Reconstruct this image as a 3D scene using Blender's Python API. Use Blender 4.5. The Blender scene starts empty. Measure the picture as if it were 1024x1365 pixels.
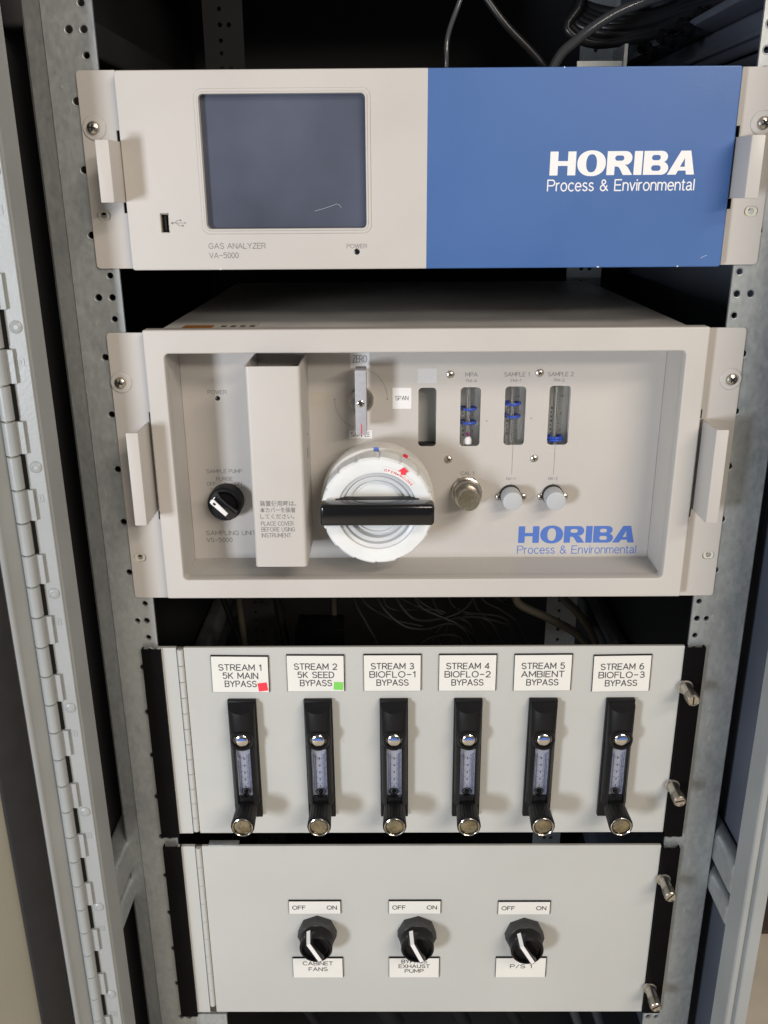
import bpy, bmesh, math, random
from mathutils import Vector, Matrix
random.seed(4)
PI = math.pi
S = 0.001                       # everything below is written in millimetres
sc = bpy.context.scene
COL = sc.collection

# ------------------------------------------------------------------ camera
cam = bpy.data.objects.new('camera', bpy.data.cameras.new('camera')); COL.objects.link(cam)
AX = ((0.99996748, 0.00464565, -0.0065922), (-0.00464565, -0.33634637, -0.94172689), (-0.0065922, 0.94172689, -0.33631385))
Mx = Matrix(((AX[0][0], -AX[1][0], -AX[2][0], -27.58 * S), (AX[0][1], -AX[1][1], -AX[2][1], -681.5 * S),
             (AX[0][2], -AX[1][2], -AX[2][2], 98.24 * S), (0, 0, 0, 1)))
cam.matrix_world = Mx
cam.data.sensor_fit = 'VERTICAL'; cam.data.sensor_height = 24; cam.data.lens = 24 * 1194.9 / 1365
cam.data.clip_start = 0.01; cam.data.clip_end = 100
sc.camera = cam

# ------------------------------------------------------------------ light
w = bpy.data.worlds.new('World'); sc.world = w; w.use_nodes = True
wn, wl = w.node_tree.nodes, w.node_tree.links
bg = wn['Background']
tc = wn.new('ShaderNodeTexCoord'); sx = wn.new('ShaderNodeSeparateXYZ'); cr = wn.new('ShaderNodeValToRGB'); mr = wn.new('ShaderNodeMapRange')
wl.new(tc.outputs['Generated'], sx.inputs[0]); wl.new(sx.outputs['Z'], mr.inputs['Value'])
mr.inputs['From Min'].default_value = -1; mr.inputs['From Max'].default_value = 1
wl.new(mr.outputs[0], cr.inputs[0])
wz = wn.new('ShaderNodeTexNoise'); wz.inputs['Scale'].default_value = 1.6; wz.inputs['Detail'].default_value = 3
wl.new(tc.outputs['Generated'], wz.inputs['Vector'])
wr = wn.new('ShaderNodeMapRange'); wr.inputs['From Min'].default_value = 0.35; wr.inputs['From Max'].default_value = 0.65
wr.inputs['To Min'].default_value = 0.35; wr.inputs['To Max'].default_value = 1.55; wl.new(wz.outputs['Fac'], wr.inputs['Value'])
wm_ = wn.new('ShaderNodeMix'); wm_.data_type = 'RGBA'; wm_.blend_type = 'MULTIPLY'; wm_.inputs['Factor'].default_value = 1
wl.new(cr.outputs[0], wm_.inputs[6]); wl.new(wr.outputs[0], wm_.inputs[7]); wl.new(wm_.outputs[2], bg.inputs[0])
e = cr.color_ramp.elements
e[0].position = 0.1; e[0].color = (0.30, 0.28, 0.25, 1)
e[1].position = 0.9; e[1].color = (0.72, 0.70, 0.64, 1)
k = e.new(0.5); k.color = (0.42, 0.45, 0.52, 1)
bg.inputs[1].default_value = 0.31

def area(name, loc, target, sx_, sy_, power, col):
    l = bpy.data.lights.new(name, 'AREA'); l.shape = 'RECTANGLE'; l.size = sx_; l.size_y = sy_; l.energy = power; l.color = col
    o = bpy.data.objects.new(name, l); COL.objects.link(o)
    o.location = Vector(loc) * S
    d = (Vector(target) - Vector(loc)).normalized(); o.rotation_euler = d.to_track_quat('-Z', 'Y').to_euler()
    return o
area('cool_side_light', (-1300, -1700, -160), (0, 0, -220), 0.28, 0.46, 34.0, (0.87, 0.915, 1.0))
area('ceiling_tube_light', (1180, -1950, 1500), (0, 0, -220), 1.5, 0.16, 35, (1.0, 0.88, 0.75))
area('ceiling_tube_light', (1350, -2600, 1000), (0, 0, -220), 1.5, 0.16, 35, (1.0, 0.88, 0.75))

sc.view_settings.view_transform = 'Standard'; sc.view_settings.look = 'None'
sc.view_settings.exposure = 0; sc.view_settings.gamma = 1
sc.cycles.max_bounces = 8; sc.cycles.transparent_max_bounces = 12
sc.cycles.use_denoising = True; sc.cycles.sample_clamp_indirect = 6

# ------------------------------------------------------------------ materials
def mat(name, col, rough=0.5, metal=0.0, spec=0.5, noise=0.0, nscale=60, bump=0.0, bscale=400, coat=0.0, trans=0.0, wear=0.0, wcol=(0.3, 0.28, 0.25), rvar=0.0, sub=0.0, alpha=1.0, ior=1.45, scr=0.0):
    m = bpy.data.materials.new(name); m.use_nodes = True
    n, l = m.node_tree.nodes, m.node_tree.links
    p = n['Principled BSDF']
    p.inputs['Base Color'].default_value = (*col, 1); p.inputs['Roughness'].default_value = rough
    p.inputs['Metallic'].default_value = metal; p.inputs['Specular IOR Level'].default_value = spec
    p.inputs['Coat Weight'].default_value = coat; p.inputs['Transmission Weight'].default_value = trans
    p.inputs['Alpha'].default_value = alpha; p.inputs['IOR'].default_value = ior
    if sub:
        p.inputs['Subsurface Weight'].default_value = sub; p.inputs['Subsurface Radius'].default_value = (0.004, 0.004, 0.004)
    t = n.new('ShaderNodeTexCoord')
    src = None
    if noise:
        a = n.new('ShaderNodeTexNoise'); a.inputs['Scale'].default_value = nscale; a.inputs['Detail'].default_value = 5
        l.new(t.outputs['Object'], a.inputs['Vector'])
        r = n.new('ShaderNodeMapRange'); r.inputs['From Min'].default_value = 0.3; r.inputs['From Max'].default_value = 0.7
        r.inputs['To Min'].default_value = 1 - noise; r.inputs['To Max'].default_value = 1 + noise
        l.new(a.outputs['Fac'], r.inputs['Value'])
        mx = n.new('ShaderNodeMix'); mx.data_type = 'RGBA'; mx.blend_type = 'MULTIPLY'; mx.inputs['Factor'].default_value = 1
        mx.inputs[6].default_value = (*col, 1); l.new(r.outputs[0], mx.inputs[7]); src = mx.outputs[2]
        if rvar:
            r2 = n.new('ShaderNodeMapRange'); r2.inputs['From Min'].default_value = 0.3; r2.inputs['From Max'].default_value = 0.7
            r2.inputs['To Min'].default_value = max(0, rough - rvar); r2.inputs['To Max'].default_value = min(1, rough + rvar)
            l.new(a.outputs['Fac'], r2.inputs['Value']); l.new(r2.outputs[0], p.inputs['Roughness'])
    if wear:
        b = n.new('ShaderNodeTexNoise'); b.inputs['Scale'].default_value = 95; b.inputs['Detail'].default_value = 3; b.inputs['Roughness'].default_value = 0.6
        l.new(t.outputs['Object'], b.inputs['Vector'])
        r = n.new('ShaderNodeMapRange'); r.inputs['From Min'].default_value = 0.70; r.inputs['From Max'].default_value = 0.74
        r.inputs['To Max'].default_value = wear; l.new(b.outputs['Fac'], r.inputs['Value'])
        mx = n.new('ShaderNodeMix'); mx.data_type = 'RGBA'; l.new(r.outputs[0], mx.inputs['Factor'])
        if src: l.new(src, mx.inputs[6])
        else: mx.inputs[6].default_value = (*col, 1)
        mx.inputs[7].default_value = (*wcol, 1); src = mx.outputs[2]
    if scr:            # faint rubbed streaks and specks of use
        for vec, th, amt, cc in (((1.2, 1, 22), .70, scr, 1.35), ((26, 1, 1.6), .71, scr, 1.3), ((9, 9, 9), .72, scr * 1.2, .45)):
            mp = n.new('ShaderNodeMapping'); mp.inputs['Scale'].default_value = vec; mp.inputs['Rotation'].default_value = (0, .25 * vec[0] / 26, 0)
            l.new(t.outputs['Object'], mp.inputs['Vector'])
            b = n.new('ShaderNodeTexNoise'); b.inputs['Scale'].default_value = 14; b.inputs['Detail'].default_value = 4; b.inputs['Roughness'].default_value = .7
            l.new(mp.outputs[0], b.inputs['Vector'])
            r = n.new('ShaderNodeMapRange'); r.inputs['From Min'].default_value = th; r.inputs['From Max'].default_value = th + .04; r.inputs['To Max'].default_value = amt
            l.new(b.outputs['Fac'], r.inputs['Value'])
            mx = n.new('ShaderNodeMix'); mx.data_type = 'RGBA'; l.new(r.outputs[0], mx.inputs['Factor'])
            if src: l.new(src, mx.inputs[6])
            else: mx.inputs[6].default_value = (*col, 1)
            mx.inputs[7].default_value = (*[min(1, q * cc) for q in col], 1); src = mx.outputs[2]
    if src: l.new(src, p.inputs['Base Color'])
    if bump:
        c = n.new('ShaderNodeTexNoise'); c.inputs['Scale'].default_value = bscale; c.inputs['Detail'].default_value = 3
        l.new(t.outputs['Object'], c.inputs['Vector'])
        bp = n.new('ShaderNodeBump'); bp.inputs['Strength'].default_value = bump; bp.inputs['Distance'].default_value = 0.0004
        l.new(c.outputs['Fac'], bp.inputs['Height']); l.new(bp.outputs[0], p.inputs['Normal'])
    return m

M = {}
M['cream'] = mat('cream_paint', (0.455, 0.437, 0.412), 0.42, noise=0.03, nscale=9, bump=0.2, bscale=1300, rvar=0.12, scr=0.12)
M['cream_d'] = mat('cream_paint_case', (0.36, 0.345, 0.32), 0.5, noise=0.04, nscale=30, bump=0.2, bscale=1500)
M['blue'] = mat('blue_paint', (0.046, 0.114, 0.30), 0.42, noise=0.05, nscale=7, bump=0.15, bscale=1300, rvar=0.14, scr=0.14)
M['bluetxt'] = mat('blue_print', (0.075, 0.155, 0.46), 0.5)
M['white'] = mat('white_print', (0.70, 0.70, 0.70), 0.5)
M['grey_print'] = mat('grey_print', (0.17, 0.165, 0.16), 0.55)
M['dark_print'] = mat('dark_print', (0.05, 0.05, 0.055), 0.55)
M['red'] = mat('red_print', (0.60, 0.03, 0.04), 0.5)
M['green'] = mat('green_sticker', (0.18, 0.55, 0.10), 0.5)
M['redst'] = mat('red_sticker', (0.72, 0.035, 0.06), 0.5)
M['screen'] = mat('screen_glass', (0.072, 0.082, 0.115), 0.22, noise=0.3, nscale=9, coat=0.25)  # bluish tone and soft variation stand in for reflections on the glass
M['black'] = mat('black_hole', (0.004, 0.004, 0.004), 0.8)
M['blkplastic'] = mat('black_plastic', (0.008, 0.008, 0.009), 0.40, spec=0.22, noise=0.15, nscale=80, bump=0.35, bscale=2200)
M['blkgloss'] = mat('black_gloss', (0.006, 0.006, 0.007), 0.16, coat=0.3)
M['blkpaint'] = mat('black_trim', (0.003, 0.0026, 0.003), 0.5, spec=0.08, noise=0.2, nscale=50, bump=0.2, bscale=900)
M['nut'] = mat('nut_plastic', (0.035, 0.035, 0.037), 0.55, noise=0.2, nscale=150, bump=0.6, bscale=1800)
M['panel'] = mat('grey_panel', (0.435, 0.442, 0.425), 0.45, noise=0.035, nscale=7, bump=0.3, bscale=1100, rvar=0.12, scr=0.16)
M['plate'] = mat('label_plate', (0.66, 0.655, 0.62), 0.35, noise=0.02, nscale=40)
M['chrome'] = mat('polished_metal', (0.62, 0.60, 0.55), 0.16, metal=1)
M['steel'] = mat('nickel', (0.50, 0.47, 0.42), 0.28, metal=1, noise=0.12, nscale=300)
M['brass'] = mat('dull_nickel', (0.24, 0.22, 0.17), 0.42, metal=0.9, noise=0.25, nscale=500, bump=0.4, bscale=2500)
M['washer'] = mat('washer', (0.55, 0.53, 0.44), 0.4, noise=0.05, nscale=100)
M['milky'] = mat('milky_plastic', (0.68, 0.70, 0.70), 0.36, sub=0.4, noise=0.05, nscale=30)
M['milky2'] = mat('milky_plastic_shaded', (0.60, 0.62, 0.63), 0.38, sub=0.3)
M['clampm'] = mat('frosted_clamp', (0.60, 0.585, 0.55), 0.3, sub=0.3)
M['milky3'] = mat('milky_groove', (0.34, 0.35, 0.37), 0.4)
M['clear'] = mat('clear_plastic', (0.95, 0.97, 1.0), 0.04, trans=1.0, ior=1.2)
M['tube'] = mat('clear_tube', (0.97, 0.98, 0.99), 0.04, trans=1.0, ior=1.18)
M['scale'] = mat('scale_plate', (0.60, 0.62, 0.72), 0.3)
M['ringblue'] = mat('blue_ring', (0.02, 0.07, 0.45), 0.35)
M['leverm'] = mat('grey_lever', (0.33, 0.335, 0.36), 0.5, metal=0.0, noise=0.08, nscale=250)
M['valvek'] = mat('pale_grey_knob', (0.40, 0.42, 0.44), 0.45, noise=0.02, nscale=80)
M['purple'] = mat('purple_float', (0.18, 0.01, 0.14), 0.3)
M['frame'] = mat('cabinet_paint', (0.28, 0.295, 0.295), 0.38, noise=0.06, nscale=14, bump=0.25, bscale=420, rvar=0.1, scr=0.35)
M['door'] = mat('door_paint', (0.30, 0.29, 0.24), 0.42, noise=0.04, nscale=8, bump=0.3, bscale=500)
M['wallin'] = mat('cabinet_inside_shaded', (0.085, 0.097, 0.125), 0.45, noise=0.15, nscale=5, rvar=0.1)  # light grey paint darkened and blued for the shade inside the cabinet
M['dark'] = mat('inside_shaded', (0.018, 0.018, 0.020), 0.6, noise=0.3, nscale=6)  # interior shade put into the colour, near black
M['gasket'] = mat('rubber_gasket', (0.012, 0.012, 0.013), 0.7, noise=0.2, nscale=60)
M['hose_b'] = mat('black_hose', (0.012, 0.012, 0.014), 0.32)
M['hose_w'] = mat('grey_wire', (0.026, 0.025, 0.025), 0.5)
M['hose_d'] = mat('shaded_tan_hose', (0.07, 0.062, 0.048), 0.5)  # tan hose darkened in colour for the shaded depth
M['hose_t'] = mat('tan_hose', (0.22, 0.19, 0.14), 0.45)
M['hose_c'] = mat('clear_hose', (0.055, 0.058, 0.062), 0.22, coat=0.3)
M['floor'] = mat('floor_tile', (0.58, 0.52, 0.43), 0.5, noise=0.12, nscale=12, wear=0.5, wcol=(0.2, 0.16, 0.12))
M['brown'] = mat('brown_rubber', (0.05, 0.035, 0.028), 0.6)
M['orange'] = mat('orange_print', (0.30, 0.12, 0.02), 0.5)

def galv():
    m = mat('galvanised_steel', (0.30, 0.325, 0.335), 0.42, metal=0.62)
    n, l = m.node_tree.nodes, m.node_tree.links; p = n['Principled BSDF']
    t = n.new('ShaderNodeTexCoord')
    mp = n.new('ShaderNodeMapping'); mp.inputs['Scale'].default_value = (1, 1, 0.6); l.new(t.outputs['Object'], mp.inputs['Vector'])
    a = n.new('ShaderNodeTexNoise'); a.inputs['Scale'].default_value = 300; a.inputs['Detail'].default_value = 4
    b = n.new('ShaderNodeTexNoise'); b.inputs['Scale'].default_value = 9; b.inputs['Detail'].default_value = 4
    v = n.new('ShaderNodeTexVoronoi'); v.inputs['Scale'].default_value = 160
    for q in (a, b, v): l.new(mp.outputs[0], q.inputs['Vector'])
    m1 = n.new('ShaderNodeMath'); m1.operation = 'MULTIPLY_ADD'; l.new(a.outputs['Fac'], m1.inputs[0]); m1.inputs[1].default_value = 0.40
    m2 = n.new('ShaderNodeMath'); m2.operation = 'MULTIPLY'; l.new(b.outputs['Fac'], m2.inputs[0]); m2.inputs[1].default_value = 0.9
    l.new(m2.outputs[0], m1.inputs[2])
    m3 = n.new('ShaderNodeMath'); m3.operation = 'MULTIPLY_ADD'; l.new(v.outputs['Color'], m3.inputs[0]); m3.inputs[1].default_value = 0.12; l.new(m1.outputs[0], m3.inputs[2])
    c = n.new('ShaderNodeValToRGB'); l.new(m3.outputs[0], c.inputs[0])
    c.color_ramp.elements[0].position = 0.42; c.color_ramp.elements[0].color = (0.26, 0.285, 0.295, 1)
    c.color_ramp.elements[1].position = 1.0; c.color_ramp.elements[1].color = (0.50, 0.525, 0.525, 1)
    l.new(c.outputs[0], p.inputs['Base Color'])
    r = n.new('ShaderNodeMapRange'); l.new(a.outputs['Fac'], r.inputs['Value']); r.inputs['To Min'].default_value = 0.32; r.inputs['To Max'].default_value = 0.6
    l.new(r.outputs[0], p.inputs['Roughness'])
    bp = n.new('ShaderNodeBump'); bp.inputs['Strength'].default_value = 0.2; bp.inputs['Distance'].default_value = 0.0003
    l.new(a.outputs['Fac'], bp.inputs['Height']); l.new(bp.outputs[0], p.inputs['Normal'])
    return m
M['galv'] = galv()

# ------------------------------------------------------------------ object helpers
WL = {}
def tag(o, label=None, cat=None, group=None, kind=None):
    if label: o['label'] = label
    if cat: o['category'] = cat
    if group: o['group'] = group
    if kind: o['kind'] = kind
    return o

def thing(name, label, cat, loc, group=None):
    o = bpy.data.objects.new(name, None); COL.objects.link(o); o.empty_display_size = 0.02
    o.location = Vector(loc) * S; WL[o.name] = Vector(loc)
    return tag(o, label, cat, group)

def obj(name, me, m, parent=None, loc=(0, 0, 0), rot=None, label=None, local=False):
    """loc in world mm (or in the parent's own space when local)."""
    o = bpy.data.objects.new(name, me); COL.objects.link(o)
    if m is not None and len(me.materials) == 0: me.materials.append(m)
    L = Vector(loc)
    base = WL[parent.name] if (parent and not local) else Vector((0, 0, 0))
    if parent: o.parent = parent
    o.location = (L - base) * S
    if rot: o.rotation_euler = rot
    WL[o.name] = (WL[parent.name] + L) if (parent and local) else L
    if label: o['label'] = label
    return o

def finish(me, angle=32, flat=False):
    if not flat:
        me.polygons.foreach_set('use_smooth', [True] * len(me.polygons))
        me.set_sharp_from_angle(angle=math.radians(angle))
    me.update(); return me

def rotto(axis):
    return Vector((0, 0, 1)).rotation_difference(Vector(axis).normalized()).to_matrix().to_4x4()

class MB:
    def __init__(s): s.bm = bmesh.new(); s.mi = 0
    def _add(s, vs, fs):
        v = [s.bm.verts.new(Vector(p) * S) for p in vs]; out = []
        for f in fs:
            try:
                q = s.bm.faces.new([v[i] for i in f]); q.material_index = s.mi; out.append(q)
            except ValueError: pass
        return v, out
    def box(s, x0, x1, y0, y1, z0, z1, bev=0, seg=2):
        v, f = s._add([(x0,y0,z0),(x1,y0,z0),(x1,y1,z0),(x0,y1,z0),(x0,y0,z1),(x1,y0,z1),(x1,y1,z1),(x0,y1,z1)],
               [(3,2,1,0),(4,5,6,7),(0,1,5,4),(1,2,6,5),(2,3,7,6),(3,0,4,7)])
        if bev:
            ed = {e for q in f for e in q.edges}
            bmesh.ops.bevel(s.bm, geom=list(ed), offset=bev * S, segments=seg, affect='EDGES', profile=0.5)
        return s
    def lathe(s, prof, o=(0, 0, 0), axis=(0, -1, 0), n=32, rf=None, closed=True):
        """prof: list of (r, h) along the axis"""
        R = rotto(axis); vs = []; rows = []
        for r, h in prof:
            if r < 1e-6: rows.append([len(vs)]); vs.append(R @ Vector((0, 0, h)) + Vector(o))
            else:
                row = []
                for i in range(n):
                    a = 2 * PI * i / n; rr = r * (rf(a) if rf else 1)
                    row.append(len(vs)); vs.append(R @ Vector((rr * math.cos(a), rr * math.sin(a), h)) + Vector(o))
                rows.append(row)
        fs = []
        for A, B in zip(rows, rows[1:]):
            for i in range(n):
                j = (i + 1) % n
                if len(A) == 1 and len(B) == 1: continue
                if len(A) == 1: fs.append((A[0], B[i], B[j]))
                elif len(B) == 1: fs.append((A[i], A[j], B[0]))
                else: fs.append((A[i], A[j], B[j], B[i]))
        if closed:
            if len(rows[0]) > 1: fs.append(tuple(reversed(rows[0])))
            if len(rows[-1]) > 1: fs.append(tuple(rows[-1]))
        s._add(vs, fs); return s
    def cyl(s, o, axis, r, h, n=24, c=0, r2=None):
        r2 = r if r2 is None else r2
        p = [(r, 0), (r2 - 0, h)] if not c else [(r, 0), (r2, h - c), (r2 - c * .3, h - c * .3), (r2 - c, h)]
        return s.lathe(p, o, axis, n)
    def prism(s, poly, y0, y1, bev=0, plane='XZ'):
        """polygon in XZ (or XY / YZ) extruded along the third axis"""
        def P(a, b, t): return {'XZ': (a, t, b), 'XY': (a, b, t), 'YZ': (t, a, b)}[plane]
        n = len(poly)
        v, f = s._add([P(a, b, y0) for a, b in poly] + [P(a, b, y1) for a, b in poly],
               [tuple(range(n)), tuple(range(2 * n - 1, n - 1, -1))] + [(i, i + n, (i + 1) % n + n, (i + 1) % n) for i in range(n)])
        bmesh.ops.recalc_face_normals(s.bm, faces=f)
        if bev:
            ed = {e for q in f[:2] for e in q.edges}
            bmesh.ops.bevel(s.bm, geom=list(ed), offset=bev * S, segments=2, affect='EDGES', profile=0.5)
        return s
    def tube(s, pts, r, n=8, cap=True):
        P = [Vector(p) for p in pts]; vs = []; rows = []; up = None
        for i, p in enumerate(P):
            t = (P[min(i + 1, len(P) - 1)] - P[max(i - 1, 0)]).normalized()
            if up is None:
                up = t.orthogonal().normalized()
            up = (up - t * up.dot(t)).normalized(); sd = t.cross(up)
            row = []
            for k in range(n):
                a = 2 * PI * k / n; row.append(len(vs)); vs.append(p + (up * math.cos(a) + sd * math.sin(a)) * r)
            rows.append(row)
        fs = [(A[i], A[(i + 1) % n], B[(i + 1) % n], B[i]) for A, B in zip(rows, rows[1:]) for i in range(n)]
        if cap: fs += [tuple(reversed(rows[0])), tuple(rows[-1])]
        s._add(vs, fs); return s
    def torus(s, o, axis, R_, r, n=28, k=8):
        Q = rotto(axis); vs = []; fs = []
        for i in range(n):
            a = 2 * PI * i / n
            for j in range(k):
                b = 2 * PI * j / k; rr = R_ + r * math.cos(b)
                vs.append(Q @ Vector((rr * math.cos(a), rr * math.sin(a), r * math.sin(b))) + Vector(o))
        for i in range(n):
            for j in range(k): fs.append((i*k+j, ((i+1)%n)*k+j, ((i+1)%n)*k+(j+1)%k, i*k+(j+1)%k))
        s._add(vs, fs); return s
    def mesh(s, name='m', mats=None, angle=32, flat=False, recalc=True):
        if recalc: bmesh.ops.recalc_face_normals(s.bm, faces=s.bm.faces[:])
        me = bpy.data.meshes.new(name); s.bm.to_mesh(me); s.bm.free()
        for q in (mats or []): me.materials.append(q)
        return finish(me, angle, flat)

def rrect(x0, x1, z0, z1, r, n=6):
    if r <= 0: return [(x0, z0), (x1, z0), (x1, z1), (x0, z1)]
    out = []
    for cx, cz, a0 in ((x1 - r, z0 + r, -90), (x1 - r, z1 - r, 0), (x0 + r, z1 - r, 90), (x0 + r, z0 + r, 180)):
        for i in range(n + 1):
            a = math.radians(a0 + 90 * i / n); out.append((cx + r * math.cos(a), cz + r * math.sin(a)))
    return out
def circ(x, z, r, n=20): return [(x + r * math.cos(2 * PI * i / n), z + r * math.sin(2 * PI * i / n)) for i in range(n)]

def conv(cu):
    o = bpy.data.objects.new('tmp', cu); COL.objects.link(o)
    me = bpy.data.meshes.new_from_object(o.evaluated_get(bpy.context.evaluated_depsgraph_get()))
    bpy.data.objects.remove(o); bpy.data.curves.remove(cu); me.materials.clear(); return me

TOXZ = Matrix(((1, 0, 0, 0), (0, 0, -1, 0), (0, 1, 0, 0), (0, 0, 0, 1)))     # curve plane XY -> wall plane XZ, its +Z side towards -Y
def plate(loops, y0, y1, bev=0.0, seg=2):
    """flat plate in XZ with holes (loops[1:]), front at y0, back at y1 (mm)"""
    cu = bpy.data.curves.new('p', 'CURVE'); cu.dimensions = '2D'; cu.fill_mode = 'BOTH'
    cu.extrude = max(1e-6, (y1 - y0) / 2 - bev) * S; cu.bevel_depth = bev * S; cu.bevel_resolution = seg; cu.offset = -bev * S
    for lp in loops:
        sp = cu.splines.new('POLY'); sp.points.add(len(lp) - 1); sp.use_cyclic_u = True
        for q, (a, b) in zip(sp.points, lp): q.co = (a * S, b * S, 0, 1)
    me = conv(cu); me.transform(Matrix.Translation((0, (y0 + y1) / 2 * S, 0)) @ TOXZ)
    return finish(me, 30)

def text_mesh(body, cap, width=None, xs=1.0, align='CENTER', th=0.10, bold=0.0, spacing=1.0):
    cu = bpy.data.curves.new('t', 'FONT'); cu.body = body; cu.size = cap / 0.69 * S; cu.align_x = align; cu.resolution_u = 3
    cu.extrude = th / 2 * S; cu.offset = bold * S; cu.space_character = spacing
    me = conv(cu)
    if width:
        x = [v.co.x for v in me.vertices]; xs = width * S / max(1e-9, max(x) - min(x))
    me.transform(TOXZ @ Matrix.Diagonal((xs, 1, 1, 1)))
    if width or align != 'CENTER':
        x = [v.co.x for v in me.vertices]
        if align == 'LEFT': me.transform(Matrix.Translation((-min(x), 0, 0)))
    return finish(me, 30, flat=True)
def text(parent, body, x, y, z, cap, m, width=None, align='CENTER', st=None):
    return engraved(parent, body, x, y - 0.04, z, cap, 1, m, stroke=st or cap * .072, gap=.2, align=align, width=width)

# single-stroke engraving alphabet, unit cap height
def arc(cx, cy, rx, ry, a0, a1, n=10): return [(cx + rx * math.cos(math.radians(a0 + (a1 - a0) * i / n)), cy + ry * math.sin(math.radians(a0 + (a1 - a0) * i / n))) for i in range(n + 1)]
def G():
    g = {}
    g['A'] = (.9, [[(0, 0), (.45, 1), (.9, 0)], [(.16, .33), (.74, .33)]])
    g['B'] = (.75, [[(0, 0), (0, 1), (.5, 1)] + arc(.5, .76, .22, .24, 90, -90) + [(0, .52)], [(.5, .52)] + arc(.52, .26, .24, .26, 90, -90) + [(0, 0)]])
    g['C'] = (.85, [arc(.46, .5, .46, .5, 42, 318, 18)])
    g['D'] = (.8, [[(0, 0), (0, 1), (.35, 1)] + arc(.35, .5, .45, .5, 90, -90, 14) + [(0, 0)]])
    g['E'] = (.68, [[(.68, 1), (0, 1), (0, 0), (.68, 0)], [(0, .52), (.6, .52)]])
    g['F'] = (.64, [[(.64, 1), (0, 1), (0, 0)], [(0, .52), (.55, .52)]])
    g['H'] = (.76, [[(0, 0), (0, 1)], [(.76, 0), (.76, 1)], [(0, .52), (.76, .52)]])
    g['I'] = (.02, [[(.01, 0), (.01, 1)]])
    g['K'] = (.74, [[(0, 0), (0, 1)], [(.7, 1), (0, .36)], [(.25, .57), (.74, 0)]])
    g['L'] = (.62, [[(0, 1), (0, 0), (.62, 0)]])
    g['M'] = (.92, [[(0, 0), (0, 1), (.46, .25), (.92, 1), (.92, 0)]])
    g['N'] = (.78, [[(0, 0), (0, 1), (.78, 0), (.78, 1)]])
    g['O'] = (.96, [arc(.48, .5, .48, .5, 90, 450, 24)])
    g['P'] = (.72, [[(0, 0), (0, 1), (.46, 1)] + arc(.46, .74, .26, .26, 90, -90) + [(0, .48)]])
    g['R'] = (.76, [[(0, 0), (0, 1), (.46, 1)] + arc(.46, .74, .26, .26, 90, -90) + [(0, .48)], [(.42, .48), (.76, 0)]])
    g['S'] = (.76, [arc(.38, .75, .35, .25, 25, 200, 10) + [(.2, .55), (.56, .47)] + arc(.4, .26, .36, .26, 40, -160, 10)])
    g['T'] = (.74, [[(0, 1), (.74, 1)], [(.37, 1), (.37, 0)]])
    g['U'] = (.76, [[(0, 1), (0, .36)] + arc(.38, .36, .38, .36, 180, 360, 12) + [(.76, 1)]])
    g['X'] = (.78, [[(0, 0), (.78, 1)], [(0, 1), (.78, 0)]])
    g['Y'] = (.8, [[(0, 1), (.4, .48), (.8, 1)], [(.4, .48), (.4, 0)]])
    g['/'] = (.5, [[(0, -.02), (.5, 1.02)]])
    g['-'] = (.7, [[(.05, .47), (.65, .47)]])
    g['1'] = (.3, [[(.02, .78), (.26, 1), (.26, 0)]])
    g['2'] = (.7, [arc(.34, .7, .32, .3, 165, -35, 12) + [(.02, 0), (.7, 0)]])
    g['3'] = (.7, [arc(.33, .75, .28, .25, 155, -80, 10) + [(.22, .52)], [(.3, .52)] + arc(.34, .26, .34, .26, 80, -150, 12)])
    g['4'] = (.74, [[(.54, 0), (.54, 1), (0, .28), (.74, .28)]])
    g['5'] = (.7, [[(.62, 1), (.1, 1), (.05, .56)] + arc(.34, .33, .34, .33, 110, -150, 14)])
    g['6'] = (.7, [[(.55, 1)] + arc(.5, .4, .48, .6, 115, 180, 6) + arc(.36, .31, .34, .31, 180, 530, 18)])
    g['G'] = (.9, [arc(.46, .5, .46, .5, 42, 325, 18) + [(.84, .22), (.86, .47), (.5, .47)]])
    g['V'] = (.8, [[(0, 1), (.4, 0), (.8, 1)]])
    g['W'] = (1.15, [[(0, 1), (.29, 0), (.575, 1), (.86, 0), (1.15, 1)]])
    g['Z'] = (.72, [[(.04, 1), (.70, 1), (0, 0), (.72, 0)]])
    g['0'] = (.62, [arc(.31, .5, .31, .5, 90, 450, 20)])
    g['.'] = (.08, [[(.02, 0), (.02, .08)]])
    g['&'] = (.80, [[(.80, 0)] + [(.20, .66)] + arc(.34, .80, .19, .19, 205, -30, 10) + [(.14, .44)] + arc(.30, .25, .27, .26, 140, 300, 10) + [(.58, .18), (.70, .46)]])
    g['r'] = (.30, [[(0, 0), (0, .72)], [(0, .45)] + arc(.28, .44, .28, .28, 170, 88, 6)])
    g['o'] = (.60, [arc(.30, .36, .30, .37, 90, 450, 18)])
    g['c'] = (.52, [arc(.30, .36, .30, .37, 48, 312, 14)])
    g['e'] = (.58, [[(.03, .38), (.58, .38)] + arc(.30, .36, .29, .37, 8, 318, 16)])
    g['s'] = (.46, [arc(.23, .55, .20, .18, 30, 200, 8) + [(.12, .42), (.34, .33)] + arc(.24, .18, .22, .18, 45, -160, 8)])
    g['n'] = (.52, [[(0, 0), (0, .72)], [(0, .45)] + arc(.26, .45, .26, .27, 170, 0, 10) + [(.52, 0)]])
    g['m'] = (.86, [[(0, 0), (0, .72)], [(0, .48)] + arc(.215, .48, .215, .24, 170, 0, 8) + [(.43, 0)], [(.43, .48)] + arc(.645, .48, .215, .24, 170, 0, 8) + [(.86, 0)]])
    g['v'] = (.52, [[(0, .72), (.26, 0), (.52, .72)]])
    g['i'] = (.02, [[(.01, 0), (.01, .72)], [(.01, .92), (.01, 1.0)]])
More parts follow.
